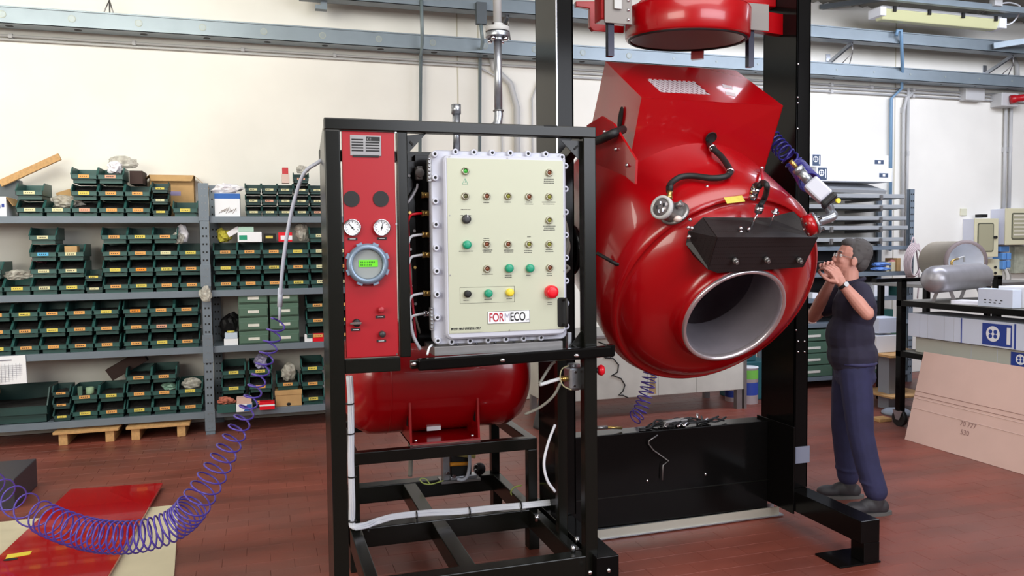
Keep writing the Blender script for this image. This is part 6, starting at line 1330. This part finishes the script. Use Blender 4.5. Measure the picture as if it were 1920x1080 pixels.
hand(Wl, (Fd*.45+Z_*.85-Ld*.15), (Fd*.5-Ld*.8-Z_*.2), 1, .55)
hand(Wr, (Fd*.35+Z_*.80+Ld*.25), (Fd*.3+Ld*.9-Z_*.2), -1, .6)
remesh(b, .0038, 3, 'body', m_skin, man)
for s_ in (1, -1):
    e = MB(); e.ell(Hh(.073, s_*.031, .012), .0115, nu=12, nv=8); eo = e.build('eye', M('eye_white', (226, 222, 216), .2), man)
    MB().ell(Hh(.0835, s_*.032, .013), .0035, nu=10, nv=6).build('iris', M('dark_iris', (50, 36, 30), .2), eo)
    MB().tube([Hh(.088, s_*.018, .034), Hh(.086, s_*.034, .038), Hh(.074, s_*.050, .033)], .0035, 6).build('eyebrow', M('grey_hair', (84, 80, 80), .8), man)
# hair
h = MB(); h.ell(Hh(-.028, 0, .048), .094, .084, .092, RH); h.ell(Hh(-.055, 0, .00), .055, .070, .075, RH); h.ell(Hh(.030, 0, .098), .050, .062, .034, RH)
for s_ in (1, -1): h.ell(Hh(-.018, s_*.068, .02), .034, .018, .048, RH)
rh = random.Random(2)
for k in range(60):
    a_ = rh.uniform(0, 2*math.pi); e_ = rh.uniform(.15, 1.4); d_ = Fh*(math.cos(a_)*math.cos(e_))+Ld*(math.sin(a_)*math.cos(e_))+Uh*math.sin(e_)
    if d_.dot(Fh) > .45: continue
    h.ell(Hh(-.028, 0, .048)+Fh*d_.dot(Fh)*.090+Ld*d_.dot(Ld)*.080+Uh*d_.dot(Uh)*.088, .008, nu=8, nv=6)
remesh(h, .004, 4, 'hair', M('grey_hair', (84, 80, 80), .8, var=.3, scale=80), man)
# glasses
g = thing('tmpg', '', '', (0, 0, 0)); bpy.data.objects.remove(g)
gf = MB()
for s_ in (1, -1):
    c_ = Hh(.102, s_*.033, .010); gf.tube([c_+Ld*.024*math.cos(t)+Uh*.016*math.sin(t) for t in [2*math.pi*i/20 for i in range(21)]], .0017, 6)
    gf.tube([Hh(.102, s_*.057, .014), Hh(.090, s_*.076, .014), Hh(.0, s_*.085, .006), Hh(-.014, s_*.084, -.006)], .0018, 6)
gf.tube([Hh(.104, -.010, .014), Hh(.108, 0, .017), Hh(.104, .010, .014)], .0016, 6)
gl_ = gf.build('glasses', m_dsteel, man); gl_['label'] = 'thin metal framed glasses'
for s_ in (1, -1):
    c_ = Hh(.102, s_*.033, .010); MB().prism([c_+Ld*.0235*math.cos(t)+Uh*.0155*math.sin(t) for t in [2*math.pi*i/20 for i in range(20)]], Fh*.001).build('lens', m_gl, gl_)
# shirt
s = MB(); s.ell(Q(0, 0, .98), .155, .19, .14, RB); s.ell(Q(0.015, 0, 1.10), .150, .175, .17, RB); s.ell(Q(-.01, 0, 1.27), .135, .170, .17, RB); s.ell(Q(-.01, 0, 1.385), .095, .185, .06, RB); s.ell(Q(-.005, 0, 1.425), .075, .085, .045, RB)
s.ell(Q(0, 0, .92), .13, .18, .08, RB)
for s_ in (1, -1):
    S, E_, W = arms[s_]; chain(s, [S-Z_*.0, S.lerp(E_, .35), S.lerp(E_, .62)], [.075, .072, .068])
remesh(s, .007, 6, 'shirt', m_shirt, man)
cl = MB(); pc = [Q(.0+.066*math.cos(t), .066*math.sin(t), 1.452-.018*math.cos(t)) for t in [2*math.pi*i/24 for i in range(25)]]; cl.tube(pc, .013, 8).build('collar', m_shirt, man)
# trousers
t = MB(); t.ell(Q(-.01, 0, .91), .128, .178, .10, RB); t.ell(Q(-.02, 0, .84), .125, .165, .09, RB)
for s_ in (1, -1):
    A1_, K, N_ = legs[s_]; chain(t, [A1_-Z_*.04, A1_.lerp(K, .5), K, K.lerp(N_, .5), N_+Z_*.06], [.098, .094, .080, .074, .070])
    for zz_ in (.20, .50): c_ = K.lerp(N_, min(max((.50-zz_)/.41, 0), 1)) if zz_ < .5 else K.lerp(A1_, (zz_-.5)/.42); t.ell(c_, .078, .078, .02, Matrix.Rotation(.25*((zz_*37) % 2-1), 3, 'X'))
remesh(t, .008, 4, 'trousers', m_trou, man)
MB().tube([Q(.128*math.cos(a_)-.008, .176*math.sin(a_), .935) for a_ in [2*math.pi*i/32 for i in range(33)]], .012, 8).build('belt', M('indigo_belt', (48, 46, 86), .7), man)
# shoes
for s_ in (1, -1):
    A_ = legs[s_][2]; th = .25 if s_ > 0 else .1; D = (Fd*math.cos(th)+Ld*math.sin(th)*1.0).normalized(); S2 = Z_.cross(D); RS = Matrix((D, S2, Z_)).transposed(); G = V((A_.x, A_.y, 0))
    sh_ = MB(); sh_.ell(G+D*.02+Z_*.055, .095, .046, .055, RS); sh_.ell(G+D*.12+Z_*.042, .085, .050, .042, RS); sh_.ell(G-D*.03+Z_*.05, .055, .042, .05, RS); cap_(sh_, G+Z_*.06, G+Z_*.10, .048, .05)
    so_ = remesh(sh_, .006, 4, 'shoe', M('dark_work_shoe', (48, 46, 50), .6), man)
    sl = MB(); sl.rings([[G+D*(.05+.155*math.cos(a_))+S2*(.052*math.sin(a_)*(1.05 if math.cos(a_) > 0 else .85))+Z_*z for a_ in [2*math.pi*i/28 for i in range(28)]] for z in (0, .022)], False).build('sole', M('grey_sole', (90, 88, 86), .7), so_)
# watch
dW = (arms[1][2]-arms[1][1]).normalized(); c_ = arms[1][2]-dW*.02; e1 = dW.orthogonal().normalized(); e2 = dW.cross(e1)
wt = MB().rings([[c_+dW*z+(e1*math.cos(a_)+e2*math.sin(a_))*r for a_ in [2*math.pi*i/20 for i in range(20)]] for z, r in ((-.010, .029), (-.009, .034), (.009, .034), (.010, .029))], True, False).build('wristwatch', m_rub, man)
wn = (Ld*.9-Fd*.2+Z_*.3); wn = (wn-dW*wn.dot(dW)).normalized(); MB().cyl(c_+wn*.030, c_+wn*.040,   .015, n=20).build('watch_case', m_dsteel, wt)
# small tool in the raised hands
tm_ = (Wl+Wr)/2+Z_*.11+Fd*.10; MB().cyl(tm_-Fd*.02, tm_+Fd*.09, .007, n=10).build('small_tool', m_rub, None, 'small dark tool held in the raised hands of the man', 'tool')
for o in list(bpy.data.meshes):
    if o.users == 0: bpy.data.meshes.remove(o)
